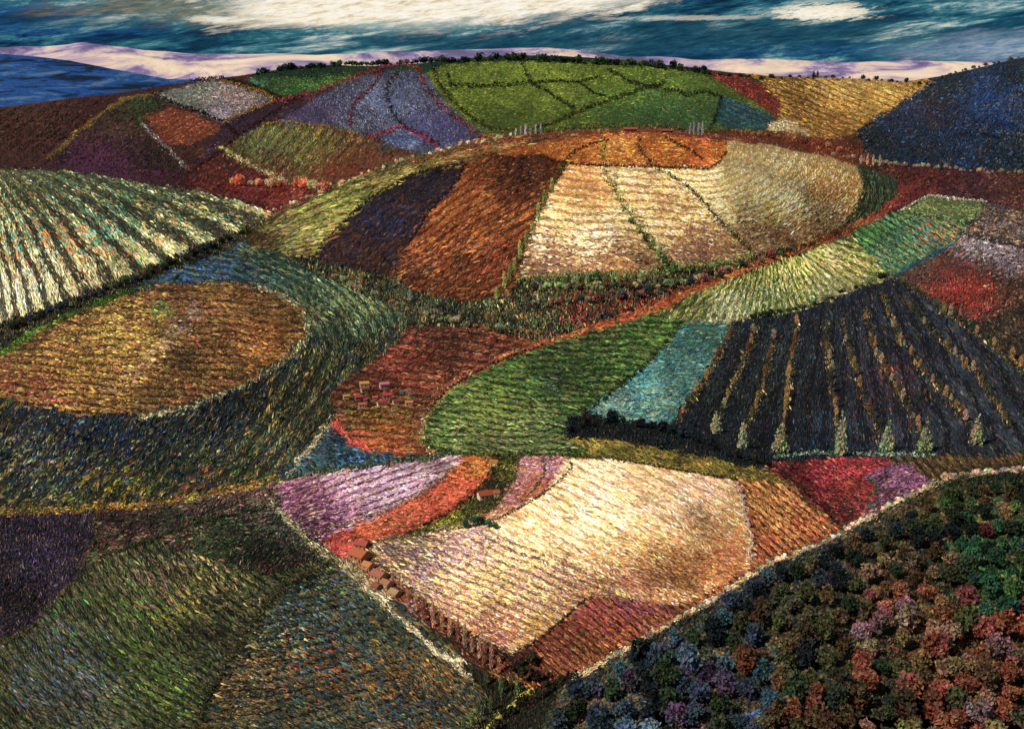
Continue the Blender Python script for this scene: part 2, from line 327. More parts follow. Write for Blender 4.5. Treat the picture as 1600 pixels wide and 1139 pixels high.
F('gold_hill', 'golden stubble hill on the far right skyline', [(1140,100),(1250,108),(1440,110),(1445,142),(1400,168),(1345,208),(1300,218),(1250,214),(1196,205),(1216,184),(1222,165),(1200,134)],
  'b08830 9a7028 c89a3c 8a6428 b8802c', '3c2814 4a3018 2c2014', ('c',-22), per=8, fur=.38, L=11, W=2.8, H=1,
  seeds=[(1340,130,45,'d8b878 e0c890 c8a050 d0a860',.85),(1390,140,35,'d0a858 c89848',.6),(1330,165,40,'b88830 c89838 a07828',.6),(1225,135,24,'4a3c1c 5a4420 6a4a24',.7),(1250,180,30,'7a5424 8a6028 4a3418',.6),(1300,200,30,'6a4420 8a5a28',.7)])
F('pale_field', 'small cream plot between the crimson slope and the golden hill', [(1202,192),(1230,186),(1250,198),(1278,216),(1240,212),(1196,204)], 'd8c08a c8a870 e0cc9a', '6a5030', ('c',-22), L=9, W=2.8, H=.7, prop=.85)
F('orange_scrub', 'orange and red scrub behind the big mound on the right', [(1095,206),(1200,204),(1300,217),(1345,208),(1352,236),(1378,254),(1340,256),(1280,240),(1200,224),(1150,216)], 'b85020 c8642c a04020 8a3c24 b87838', '2c1c14 3a2014', ('c',60), L=6, W=3.2, H=2, prop=.6, seeds=[(1300,238,30,'a04028 b04a30 6a2c24',.6),(1340,215,25,'2c2018 3a2c18 5a3c20',.8)], cat='scrub', crop='scrub_plants')
F('blue_hill', 'dark blue heather hill rising at the right edge', [(1445,138),(1480,118),(1540,94),(1600,70),(1700,55),(1700,275),(1600,268),(1450,260),(1380,252),(1350,237),(1338,206),(1400,164)],
  '2c5088 3460a0 28406c 30506c 2c5464 3c5c84 6c5840', '141f2c 18242c 1f2420', ('c',52), L=14, W=4, H=1.6, prop=.56,
  seeds=[(1540,160,50,'28509a 2c5494 1f4484',.6),(1470,215,60,'1a2c48 20365c 182438',.5),(1460,170,30,'4a2c44 5a3040 3a2c4a',.5),(1370,220,36,'1a201c 2c2c20 241c1c',.8),(1480,130,40,'1c2a2c 2c3424',.6),(1600,250,50,'14241c 1c3028 10201c',.6),(1580,110,30,'1c2c3c 24302c',.6)], cat='heather', crop='heather')
# ---- middle mound
F('mound_skirt', 'dark green scrub skirting the foot of the big mound', [(395,345),(440,370),(490,402),(600,420),(700,460),(810,430),(940,420),(1040,420),(1170,392),(1340,330),(1420,300),(1440,310),(1260,392),(1060,462),(1000,490),(850,536),(780,515),(700,505),(620,480),(520,440),(430,395)],
  '6a7a4c 5a6a40 44543c 949060 6a4434 9c5440 4a6458', '181c18 201c16 14201c', ('c',85), L=8, W=3.4, H=2.3, prop=.5, dens=1.15,
  seeds=[(950,445,60,'6a8048 7a9050 4a6038 90a068',.5),(900,480,24,'8a2c2c a03838 b04048',.6),(990,480,60,'943428 a84830 b05a48',.5),(1020,495,30,'b03838 c84848',.4),(780,500,50,'a08040 8a9a68 6a8050',.4),(1180,420,50,'b8685c a87058 7a4a38',.5),(1280,375,40,'46505c 6a4a44 384850',.5),(700,480,50,'34443c 5a6a50 3a3c38',.5),(760,470,30,'6a7a48 34442c',.4),(950,500,20,'2c5068 3a5a60',.4),(560,450,60,'5c6c44 7a8a58 a08048',.4)], cat='scrub', crop='scrub_plants')
F('olive_rows', 'olive green striped fields on the left flank of the big mound', [(385,370),(425,338),(500,302),(565,276),(640,250),(700,235),(780,217),(850,208),(920,206),(900,216),(800,232),(720,256),(640,276),(600,298),(560,326),(505,380),(490,404),(440,394),(395,388)],
  '7c7a3a 8a8a40 6a7838 9a8a48 a89860 8a6a34', '24261a 2c2418 1c2418', ('pow2',330,440), per=.12, fur=.45, L=15, W=3, H=1.3,
  seeds=[(440,360,30,'8a6a58 9a8468 7a8a48',.4),(540,310,40,'8a983c a0a050 7a8a38',.6),(620,272,40,'9a8a48 8a7a38',.5),(740,238,50,'9a5c2c a8683a 8a4a24 7a6a34',.8),(850,215,50,'a04a28 8a5a2c b0602c 9a3a28',.9),(470,380,30,'9aa050 7a8a40 6a5a54',.5),(395,378,16,'8a5a4a',.5)])
F('indigo_field', 'dark indigo and maroon field on the left of the big mound', [(490,405),(505,380),(560,326),(600,297),(640,276),(725,258),(715,285),(672,332),(640,382),(615,432),(560,424)],
  '302c48 4a3030 5c3424 2c3050 6c4428 443040 503020', '14100e 1c1410 18140f', ('c',36), per=10, fur=.4, L=10, W=3, H=1.2, seeds=[(600,350,40,'28305c 2c3a6a 20284c',.5),(540,380,30,'50382c 6a3c34 4a2c3c',.6),(670,290,30,'2c3058 3a3040',.5),(600,410,40,'5c3426 3c2a24',.5)])
F('rust_field', 'rust orange ploughed field on the big mound', [(725,258),(765,240),(850,238),(882,256),(852,312),(832,365),(812,422),(790,465),(720,472),(645,455),(612,432),(640,382),(672,332),(713,288)],
  '9a4e22 a85826 8a4020 b8662c 7a3a1e b07034', '341c12 2a1a14 401f14', ('c',33), per=12, fur=.4, L=11, W=3, H=1.2, dens=1.1,
  seeds=[(730,320,50,'b0602a b86a2c a0542a',.5),(690,300,30,'a85c28 c06e30',.4),(810,285,35,'5a2c1c 6a3420 4a2418 3a2018',.75),(830,250,30,'4a2c1c 6a3820',.6),(770,420,40,'6a2c20 803824 4a2018 8a3a2a',.6),(690,430,40,'6a3420 5a2c1c 8a4424',.6),(640,430,30,'3c2418 5a3424',.6)])
F('amber_field', 'bright orange field on the crown of the big mound', [(800,232),(900,214),(980,210),(1060,214),(1132,226),(1136,240),(1114,264),(1020,261),(940,259),(885,256),(850,242),(770,244)],
  'f08c20 f49c30 e87c20 f8ac44 d86420 f08030 c85020', '6a3018 7a3a1c', ('c',12), L=10, W=3, H=.9, prop=.82, dens=1.1,
  seeds=[(795,240,26,'8a4a26 a0602c 7a3c22',.8),(1000,206,14,'a84430 b04030 9a5038',.5),(880,214,16,'9a3c28 b04a2c 8a5030',.5),(960,240,30,'e89038 e8a050',.4),(1100,250,20,'c85c24 b85020',.6)])
F('wheat_field', 'first pale wheat strip of the big mound, peach at its top', [(884,260),(940,259),(952,290),(962,320),(1000,370),(1034,414),(1010,430),(940,424),(870,432),(812,438),(822,390),(842,335),(864,292)],
  'f0cc84 e8b868 fce8bc e0a050 f0c478 d89c90 f8d898', '94683c a4744c 8a6a44', ('c',-6), rows=('wave',-5,0), per=13, fur=.36, wob=1.0, dkm=.8, L=9, W=3.4, H=1, dens=1.2,
  seeds=[(905,285,34,'e89448 e8a458 d87848 e0b070 d08c50',.9),(925,305,34,'e08c50 d89858 e8b468',.6),(900,330,30,'b8b070 c8b878 e0a070',.35),(855,422,46,'6a4850 5c3c40 845c50 7c5038',.9),(920,405,30,'a08058 8a7a58 b8946a',.5),(970,418,48,'a06434 8c5840 6c4850 b07840',.85),(930,370,30,'f4e6c0 f0dcb0',.5),(840,380,20,'d8c8a8 e0d0b0',.5)], cat='wheat', crop='wheat')
F('wheat_field', 'second pale wheat strip of the big mound between two dark hedges', [(946,259),(1022,261),(1052,286),(1100,326),(1142,366),(1172,396),(1130,412),(1066,418),(1034,382),(990,325),(962,290)],
  'f4d084 f8dc9c e8ac58 f0c070 fcecc4 d8a078', '9a7040 a8784a 8a6440', ('c',-8), rows=('wave',-6,0), per=13, fur=.36, wob=1.0, dkm=.8, L=9, W=3.4, H=1, dens=1.2,
  seeds=[(990,275,30,'f0e0b8 e8d0a0 dca868',.5),(1050,350,40,'e8b468 f0c888 d89c50',.4),(1110,392,46,'6c4854 885850 98683c b08050',.85),(1070,414,34,'5c4048 785040',.8),(1140,385,20,'8a6a4c a8845a',.6)], cat='wheat', crop='wheat')
F('wheat_field', 'widest pale wheat field on the right of the big mound', [(1022,261),(1114,264),(1136,240),(1138,222),(1200,228),(1280,244),(1335,262),(1348,292),(1340,330),(1310,361),(1250,386),(1180,396),(1146,364),(1102,318),(1060,282)],
  'f8dca0 f0cc84 fcecc0 e8b868 f4d894 e8cc90 f0b060', '94703c 8a7844 a8804c', ('arc',1090,215,.62), per=15, fur=.34, wob=.8, dkm=.8, L=9, W=3.4, H=1, dens=1.2,
  seeds=[(1290,290,36,'c08840 b87838 cc9c54 94602c',.65),(1310,330,30,'b88a54 a07048 8a6454',.6),(1190,384,46,'90604c 745058 a87c50',.8),(1260,372,40,'a07448 885c4c 8c5040',.75),(1180,270,30,'e8dcb4 e0d4a0',.5),(1150,300,24,'b8b480 c8bc8c',.4),(1230,310,24,'f0e4c4 e0d8b0',.5),(1090,290,30,'d89c58 e0a868 e8cc98',.4),(1210,330,16,'c8b048',.5),(1280,262,24,'d0a868 a8844c',.5)], cat='wheat', crop='wheat')
F('green_terraces', 'dark green curved terraces on the right end of the big mound', [(1340,262),(1362,264),(1400,280),(1406,302),(1380,336),(1312,366),(1342,330),(1350,292)], '4a6040 3c5238 5a6a48 4c5a3c', '161f18 1c2418', ('arc',1270,300,.8), per=11, fur=.42, L=11, W=3, H=1.2)
F('rim_path', 'reddish track along the crest of the big mound', [(640,254),(700,238),(780,220),(860,210),(930,206),(1000,204),(1060,207),(1130,214),(1200,224)], 'a84028 8a3a28 b86038 944a2c c07a48', '4a2418', ('c',0), wid=4, L=9, W=2.6, H=.8, prop=.8, cat='track', crop='path_grass')
# ---- right middle
F('maroon_flat', 'rust and maroon flat land at the right edge beyond the green plot', [(1352,258),(1440,263),(1700,274),(1700,345),(1600,340),(1545,320),(1450,305),(1402,332),(1382,335),(1408,302),(1402,280)],
  '74342c 6a3030 8a4030 5c3a38 7c4a3c 50302c', '241818 2a1a18', ('c',25), L=8, W=3, H=1.4, prop=.62, seeds=[(1410,300,20,'a03c38 b04a48',.6),(1440,285,40,'8a3c30 943830',.5),(1540,295,40,'5a3444 44304a 6a3438',.5),(1580,290,30,'6a4030 7a4a38',.5)])
F('green_plot', 'small sage green four-sided plot with pale edges at the right', [(1450,307),(1541,318),(1514,350),(1402,332)], '7a8a52 6c8048 88945c 6a7a48', '3a4428', ('c',-5), L=7, W=2.8, H=.7, prop=.84)
F('stubble', 'blue grey flat with ochre tussocks at the right edge', [(1545,319),(1700,345),(1700,400),(1600,384),(1506,364),(1514,350)], '5c5668 6a6474 9a7444 a08050 4a4a5c', '28242c 2c2824', ('c',12), L=8, W=3.2, H=1.6, prop=.66)
F('teal_rows', 'green and teal row field between the red track and the pale fan field', [(1380,336),(1412,334),(1512,350),(1482,386),(1440,412),(1402,432),(1380,424),(1330,376),(1345,356)],
  '3c6c48 2c6058 4c7c48 3a6a38 5c8a50', '16281f 1a2c2c', ('c',-30), per=9, fur=.4, L=10, W=2.8, H=1.1, seeds=[(1450,370,30,'2c7088 b87038 3a7a88',.4),(1400,410,26,'7aa070 5c9478 90a878',.6),(1470,360,26,'c88848 b07840 24606c',.4),(1360,365,20,'4a7c34 5a8a3c',.5)])
F('fan_field', 'pale yellow green field whose rows fan out above the dark orchard', [(1330,374),(1380,422),(1392,433),(1300,462),(1240,486),(1160,500),(1100,501),(1036,494),(1062,478),(1150,436),(1250,402)],
  'b8b058 a0a848 8a9c44 c8bc78 7a9440 d0c488', '2c4420 34481f 3c5028', ('fan',1200,352), per=4.6, fur=.44, L=11, W=3, H=1.2, dens=1.1,
  seeds=[(1140,485,30,'dcd8b8 e8e0c0 c8c898',.7),(1080,485,24,'b8b880 5c7a34',.4),(1200,475,30,'d0c890 78a070 90b080',.4),(1300,435,40,'d0b884 c8a878 b8a058',.5),(1290,455,30,'70a084 a0b888 c8c090',.4),(1340,400,24,'a07a48 8a9c4c',.4)])
F('pale_verge', 'cream verge between the fan field and the dark orchard', [(1060,500),(1100,502),(1160,503),(1240,488),(1300,464),(1392,434)], 'd8cc98 c8b880 b0a868', '5a5a38', ('c',20), wid=5, L=8, W=2.8, H=1, prop=.75, cat='verge', crop='verge_grass')
F('red_plot', 'white, pink and red flower field at the right edge', [(1505,366),(1600,385),(1700,400),(1700,470),(1600,476),(1535,505),(1480,482),(1402,432),(1450,402),(1484,386)],
  '8a5c48 7a5048 9a6a58 a87860 6a4a44', '302420 2c201c', ('c',55), L=9, W=3, H=1.5, prop=.64,
  seeds=[(1530,378,30,'d0ccd4 c8b8cc b8a8b8 d8d0c8',.75),(1585,400,30,'c0b4c8 b8a8bc a89890',.65),(1490,455,40,'b03434 c04444 943030 a83c38',.75),(1525,465,30,'b83a30 a8382c c84a38',.65),(1440,420,24,'8a5030 a06440 4a6a68',.6)], cat='flowers', crop='flower_rows')
F('lane', 'thin teal ditch between the teal rows and the flower field', [(1398,432),(1420,416),(1450,400),(1492,380)], '28708a 2c6474 3a8094', '1c3440', ('c',35), wid=5, L=8, W=2.8, H=.8, prop=.8, cat='ditch', crop='verge_grass')
F('brown_rough', 'dark brown rough ground at the right edge beside the orchard', [(1600,474),(1700,470),(1700,735),(1600,735),(1560,640),(1480,560),(1450,500),(1535,503)],
  '4a3a2c 5c4630 3a3430 6a5038 34383c', '1a1614 1c1a18', ('c',-60), L=8, W=3, H=1.5, prop=.5, seeds=[(1500,480,30,'7a8058 9a9060 5c6a48',.4),(1580,640,30,'6a5030 7a5c34',.4)], cat='rough', crop='scrub_plants')
F('dark_orchard', 'dark blue black orchard floor with rows of ochre bushes', [(1145,503),(1240,488),(1392,434),(1450,466),(1520,508),(1580,560),(1700,640),(1700,716),(1460,712),(1330,710),(1210,718),(1130,694),(1050,668),(1082,610),(1112,560)],
  '28344c 202c40 2c3c3c 302c48 34402c 443848 2c4050', '0a0c16 0e0c18 0a0e10', ('fan',1310,250), per=4, fur=.45, L=9, W=3.2, H=1.4, prop=.5, dens=1.1,
  seeds=[(1390,600,60,'2c2c4c 4a2c40 34304c 5a3038',.4),(1290,690,40,'28405a 2c4c64 1c3448',.5),(1380,690,40,'285070 24405c 5c3428',.4),(1200,530,40,'304858 2c4444',.4),(1130,620,30,'2c3c30 3c4a34',.4),(1400,590,20,'8a4438 a05844',.2),(1200,590,60,'3c5040 50645c',.2)], cat='orchard', crop='orchard_grass')
F('teal_field', 'bright teal field between the green field and the dark orchard', [(1052,500),(1145,505),(1134,530),(1104,580),(1064,640),(1040,662),(960,656),(918,640),(1000,582),(1042,535)],
  '3a7a80 4a8a88 5a9890 2c6874 6c8458 4a8090', '1c3c44 24443c', ('c',12), L=10, W=3, H=.9, prop=.78, dens=1.1,
  seeds=[(1100,520,30,'2c5448 34604c 3c6a58',.7),(1010,600,30,'58a0a0 64a8a8 4894a0',.4),(960,630,24,'88a490 a0b08c 6ca09c',.5),(1030,630,24,'7c8c4c 8a9454 4880a0',.4),(1050,590,30,'6c8850 48808c',.3)])
F('green_field', 'long dark green field below the red track', [(850,542),(950,514),(1036,494),(1074,502),(1044,535),(1002,580),(918,640),(886,655),(880,680),(918,700),(916,712),(690,708),(660,692),(664,650),(700,606),(770,566)],
  '34582c 447030 547c34 2c4c24 607c34 505c34', '0c160c 121e0e 14180e', ('c',-6), rows=('wave',-4,1), per=10, fur=.5, wob=1.3, fp=.8, L=11, W=2.8, H=1.2, dens=1.1,
  seeds=[(1020,515,30,'5a8034 6a8c3c 4a7030',.6),(760,600,50,'4a7030 608038',.4),(740,670,50,'7a8448 6a7448 8a8c54',.5),(830,690,50,'788050 5c6c40 8c9060',.5),(870,560,40,'2a3c20 3c4c28',.5),(760,640,40,'80802c 6c8030',.35),(900,600,50,'24401f 305024 1c2c1a',.4),(860,600,16,'6a8a90 5c7c84',.2)])
F('village_slope', 'rust brown slope around the hamlet', [(640,508),(760,512),(850,534),(780,562),(705,602),(664,645),(656,690),(684,712),(620,713),(552,700),(524,668),(520,612),(560,580),(604,548)],
  '7a3c28 8a4430 6a3424 944a34 5c3a28 a05a3a', '241a14 2c1c16', ('c',10), rows=('wave',-8,1), per=11, fur=.42, wob=1.3, L=9, W=2.9, H=1.2,
  seeds=[(700,520,50,'3c2a20 4a3024 5c3428',.6),(640,570,40,'a84838 c0503c 943c30 8a4a34',.5),(690,590,30,'a05c3c b86c4c 8a4c34',.4),(580,665,30,'a8842c b8902c 7a6428',.6),(620,650,26,'94742c a8842c 6a5a2c',.5),(600,690,34,'b85a28 a84c28 c86c2c',.6),(545,640,20,'6a5c2c 40502c',.5),(560,690,16,'c84838 b84040',.5),(690,640,26,'7a3c34 5c3434 64503c',.5),(650,690,24,'a87038 8a5c34',.5)])
F('red_verge', 'bright red bank under the hamlet slope', [(522,662),(534,678),(556,694),(580,704)], 'd04c44 c04038 b84c3c', '6a2c24', ('c',-35), wid=7, L=8, W=3, H=1.3, prop=.85, cat='bank', crop='verge_grass')
F('red_track', 'red and orange track curving round the foot of the big mound', [(1420,292),(1404,308),(1380,332),(1330,354),(1260,386),(1200,406),(1130,432),(1060,458),(1000,486),(950,503),(900,520),(850,536),(790,556),(740,582),(700,606),(672,638)],
  'c05830 d06c2c a84030 b84c3c d88c40', '4a2018 5a2c1c', ('tan',0), wid=8.5, L=10, W=2.8, H=.8, prop=.8, seeds=[(1390,320,50,'a03430 943030 b04440',.7),(850,536,40,'c89c50 a85038 943038',.5),(740,585,50,'b89474 943c34 a86c54',.6),(1150,425,60,'c8702c d0803c',.4)], cat='track', crop='path_grass')
F('lane', 'pale yellow lane bending down round the tip of the long green field', [(716,598),(690,620),(664,648),(656,676),(662,694),(682,710)], 'e0bc68 d8c490 c09c58 b85848', '4a3c20', ('c',70), wid=7, L=7, W=2.8, H=.8, prop=.78, cat='lane', crop='path_grass')
F('dark_bank', 'dark bank of bushes between the teal field and the olive strip', [(884,655),(918,642),(960,658),(1040,664),(1130,694),(1212,718),(1160,726),(1050,704),(950,684),(884,684)], '24342c 2c3848 34382c', '0f1418 12140f', ('c',80), L=7, W=3.4, H=2.4, prop=.45, cat='scrub', crop='scrub_plants')
for ri_, pl in enumerate([[(1145,517),(1122,560),(1100,600),(1078,632),(1058,660)], [(1180,508),(1172,540),(1156,578),(1138,620),(1120,656)], [(1208,530),(1206,548),(1197,587),(1184,630),(1168,660),(1160,682)],
        [(1244,505),(1240,545),(1234,578),(1228,630),(1222,690)], [(1290,500),(1294,550),(1300,611),(1306,650),(1311,700)], [(1318,500),(1326,548),(1342,601),(1362,650),(1382,698)],
        [(1352,480),(1366,545),(1382,580),(1408,618),(1428,655),(1442,698)], [(1380,460),(1403,526),(1430,565),(1459,601),(1490,630),(1522,680)], [(1410,460),(1450,512),(1486,548),(1522,583),(1552,622),(1578,664)], [(1470,485),(1500,505),(1545,535),(1600,575)]]):
    F('orchard_row', 'first second third fourth fifth sixth seventh eighth ninth tenth'.split()[ri_] + ' grassy bush strip from the left in the dark orchard', pl, 'a08040 b8945c 7c6c3c c0a878 5c5c34', '14140f', ('c',85), wid=4.5, L=8, W=3, H=1.8, prop=.45, cat='orchard row', crop='row_grass')
# ---- bottom centre
F('olive_strip', 'olive gold strip along the top of the big cream field', [(882,684),(950,688),(1050,705),(1150,727),(1232,755),(1312,830),(1262,800),(1180,757),(1140,748),(1050,732),(960,716),(890,714),(918,704)],
  '6c6426 84742c 5c5a24 94802f 7a5c28', '2a2a14 30261a', ('c',-14), L=12, W=3, H=1.1, prop=.7, seeds=[(960,700,40,'8a6c24 7a7428 6c8030',.5),(1250,790,40,'5c4426 74502c 4a3c20',.6)])
F('crimson_field', 'crimson field below the light conifers', [(1204,728),(1300,719),(1392,719),(1352,745),(1372,765),(1352,792),(1322,828),(1290,800),(1250,762)],
  '8a2430 a02c38 74202c b03c40 8a2c44', '300f18 381818', ('c',-14), L=9, W=3, H=1.2, prop=.72, dens=1.1, seeds=[(1310,725,50,'c03c48 b83444 a83038',.6),(1250,745,40,'6a1c2c 7a2430 4a1c24',.5),(1320,800,26,'3c2418 4a2c20',.7),(1330,765,24,'b05038 a83c38',.5)])
F('mauve_plot', 'mauve plot beside the crimson field', [(1362,736),(1420,726),(1452,750),(1422,780),(1372,802),(1354,792),(1374,766),(1354,748)],
  '7a4a70 8a5478 6a3c60 946084', '2c1c28 341c28', ('c',8), L=8, W=3, H=1, prop=.76, seeds=[(1390,785,24,'5c3438 4a2c34',.6)])
F('brown_field', 'brown striped ground between the orchard and the wood crest', [(1392,719),(1460,712),(1700,714),(1700,736),(1600,737),(1480,748),(1454,753),(1422,727)], '5c4828 4a3c24 6c502c', '201a14 241c14', ('c',-50), per=12, fur=.42, L=9, W=3, H=1.1)
F('mauve_field', 'pale pink and mauve field at the left of the farm', [(425,754),(500,740),(560,731),(700,713),(724,716),(704,736),(642,782),(562,817),(515,832),(490,842),(470,836),(440,800)],
  'c090a4 cca4b0 a87890 98688c b88c9c d0a8a8', '4a2440 5a3048', ('c',18), per=11, fur=.32, L=10, W=3.2, H=1.1, dens=1.1,
  seeds=[(600,755,60,'c8a4bc d0b0c4 bc90ac b898c4',.75),(690,735,30,'a88898 b09aa4 94747c',.5),(470,780,36,'84406c 944c70 a05c84',.7),(490,825,36,'5c2c4c 6c3458 4a2440',.7),(540,800,30,'844878 94588c',.4)], cat='flowers', crop='flower_rows')
F('vermilion_strip', 'vermilion strip between the mauve field and the farm', [(512,850),(522,836),(600,802),(682,757),(724,716),(770,712),(768,742),(742,772),(702,802),(642,832),(572,848),(532,866)],
  'c04c34 b04430 cc5c3c a03c30 b85838', '5c2418 6c2c1c', ('c',14), L=10, W=3, H=1, prop=.8, dens=1.1,
  seeds=[(745,725,26,'d8842c e09434 d07028',.8),(700,760,30,'cc5834 c84c38',.5),(620,815,36,'a8503c b86044 904030',.5),(530,855,20,'c8404c c04c50',.7),(570,825,24,'c86030 b85840',.4)])
F('farm_strip', 'dark olive strip with the farmhouse between two bright strips', [(770,712),(812,714),(802,750),(772,792),(722,817),(642,838),(620,840),(702,802),(742,772),(768,742)],
  '6c7024 84842c 4c5424 5c4c24 3c4a24', '241c14 2a1c1c', ('c',40), L=8, W=3, H=1.2, prop=.6, seeds=[(700,815,26,'9a982c a8a034 788028',.6),(795,735,16,'7c7c28 94902c',.6),(760,755,20,'3c2824 2c2420',.7)])
F('rose_strip', 'rose and orange flower strip right of the farmhouse', [(812,713),(886,713),(892,732),(852,770),(792,806),(742,822),(724,820),(772,792),(802,754)],
  'b87880 c48c94 a86470 c8745c d08848', '5c3034 6a3c30', ('c',16), L=8, W=3, H=1, prop=.8, seeds=[(850,728,34,'b4849c a87890 a06078',.6),(840,762,20,'c85840 d06c3c',.6),(780,808,26,'dcb888 d09c6c c86c44',.6),(815,745,16,'cc9c88 c87868',.4)], cat='flowers', crop='flower_rows')
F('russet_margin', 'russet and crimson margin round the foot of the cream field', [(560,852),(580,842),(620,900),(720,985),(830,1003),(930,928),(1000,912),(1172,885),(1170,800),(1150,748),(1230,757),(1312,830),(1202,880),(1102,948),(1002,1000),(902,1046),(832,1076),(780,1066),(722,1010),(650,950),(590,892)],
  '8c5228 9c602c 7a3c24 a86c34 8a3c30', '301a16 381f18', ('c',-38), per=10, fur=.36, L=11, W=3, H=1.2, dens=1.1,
  seeds=[(940,960,40,'8c3844 a04858 84384c b05c3c',.6),(990,985,30,'8a3c28 9c5028 743020',.5),(860,1010,40,'74302c 84403c 5c2c2c 8c5038',.7),(800,1040,36,'3c2020 4a2424 2c1c1c',.7),(1010,930,40,'84486c 9c5068 8a4454',.6),(1090,920,40,'8a5028 7c4424 9c6030',.5),(1240,810,40,'b07c44 a86c3c c08850',.6),(1200,780,30,'b0884c a87840',.5),(1260,820,26,'b05c34 943c28',.5),(1180,860,30,'b07040 b84c34 a85c38',.5),(690,985,34,'2c1c18 3c2420 4c3028',.9),(740,1020,34,'2c1c18 3c2420',.85),(650,950,24,'3c2820 7c6078',.7),(610,885,30,'7c5c78 8c6c7c 94785c',.5)])  # near-black seeds paint the dark shadows behind the poplars into the colour
F('cream_field', 'large sunlit cream wheat field in the centre foreground', [(892,716),(950,718),(1050,734),(1150,750),(1166,800),(1176,884),(1120,918),(1060,944),(1000,940),(934,930),(882,968),(832,1004),(800,1022),(722,986),(652,932),(592,882),(572,852),(592,842),(750,822),(795,804),(852,770)],
  'e4c488 e0b470 f4e0b4 d8a05c e8b884 e4bc7c f8e8c8 d09858 dcb094 c8a078', 'b8844c c08c54 a87840 c49484', ('c',-27), per=14, fur=.3, L=12, W=3.3, H=1, dens=1.25, dkm=.85,
  seeds=[(925,740,40,'f2dcb8 f0d8b0 f4e4c8 ecc89c',.85),(900,800,60,'f4e8c8 f0dcb0 ecd8a8',.5),(650,855,44,'745474 846084 64505c 6a6a48',.75),(620,880,24,'5c6440 74745c 7c5c74',.5),(740,845,36,'b890a8 c8a8b0 a07894 dcc49c',.5),(660,920,34,'8c6c84 a08088 745c64 b0906c',.6),(780,900,50,'e0cc94 dcc080 e8dca8',.5),(830,940,50,'c8a06c b48c60 9c746c dcc490',.55),(780,990,34,'b07460 a05c54 c08c60 9c6468',.65),(850,980,24,'c89c50 b88c44',.6),(1060,780,50,'dcaca0 d8b898 e0c0a0 ccA898',.4),(1110,770,30,'cca4a8 d8b0a8 c89878',.4),(1100,840,50,'c08c4c b88050 cc9c60 c87850',.65),(1150,860,30,'b86c3c b05438 c08450',.6),(1000,880,50,'b08448 a4783c c09858',.55),(1050,900,50,'94602c a87038 8a5434 7c4834',.8),(980,925,40,'945444 a0603c 84505c',.8),(1130,890,40,'a8683c b87044 a85838',.8),(640,860,60,'7c6474 8c7080 6c5c60 94845c',.6),(930,900,30,'d0ac78 846080',.35),(930,830,40,'d0d0a0 e0dcb0',.3),(1020,750,30,'e8b490 e0b888',.4),(1150,800,24,'c0945c b88448',.5)], cat='wheat', crop='wheat')
F('dotted_field', 'dotted lilac and straw field in the lower left corner of the cream field', [(592,843),(680,832),(752,824),(800,842),(880,876),(960,906),(1004,938),(934,931),(882,968),(832,1004),(800,1022),(722,986),(652,932),(592,882),(572,852)],
  'e8c078 dcb070 f4dca8 c89c60 c8a0a0 d8b890 f0d080 b89078', '946444 6c4854 84603c 503c4c', ('c',-24), per=12, fur=.42, L=9, W=3.3, H=1.1, dens=1.2, dkm=.8,
  seeds=[(640,868,40,'6c4c70 80607c 5c4858 64643c 4c5430',.8),(730,850,40,'8c6488 a080a0 946c84 c8a898',.65),(620,850,24,'5c6038 4c4c30 6c4c64',.6),(660,915,28,'8c6c8c a48894 7c5c6c',.6),(780,890,40,'e8cc80 f0dc9c c8b090',.4),(830,935,40,'dcb884 c89860 a07884',.4),(780,985,34,'b0644c a05c54 c08c60 9c5460',.75),(845,985,24,'d09c48 b88440',.7),(930,910,36,'a06c48 84505c b88458',.6),(900,940,24,'c08450 945c48',.6),(700,950,30,'b08070 946470 d0a078',.5)])
# ---- bottom left
F('purple_field', 'dark purple field at the lower left edge', [(-60,802),(0,802),(135,790),(152,832),(125,900),(44,985),(-60,1020)], '4c3c58 584864 40344c 5c4858 4c4438', '1c1822 201a1c', ('c',70), L=9, W=3.6, H=1.6, prop=.55, seeds=[(30,940,34,'28242c 1f1c24',.7),(60,860,40,'48366a 54406c',.3)], cat='heather', crop='heather')
F('tangled_field', 'muted pink and green field under the ochre verge at lower left', [(135,792),(200,797),(430,752),(440,792),(520,872),(420,905),(300,872),(240,850),(150,880),(128,898),(152,832)],
  '5c6444 745c50 4c6a3c 8a7464 6c5048 3c5a3a 8a5c54', '1f241c 28201c', ('c',28), L=10, W=3.2, H=1.5, prop=.58,
  seeds=[(350,785,60,'8a6460 9c746c 7a5458 a0806c',.55),(160,855,30,'a0602c 8a4c34 4c6a3c 24603c',.5),(440,820,40,'5c6c5c 6c7c6c 8a8a78',.5),(340,840,40,'3c6a38 487840',.5),(270,865,24,'246048 a04434',.4),(180,810,40,'5c2c38 4a2838',.6)])
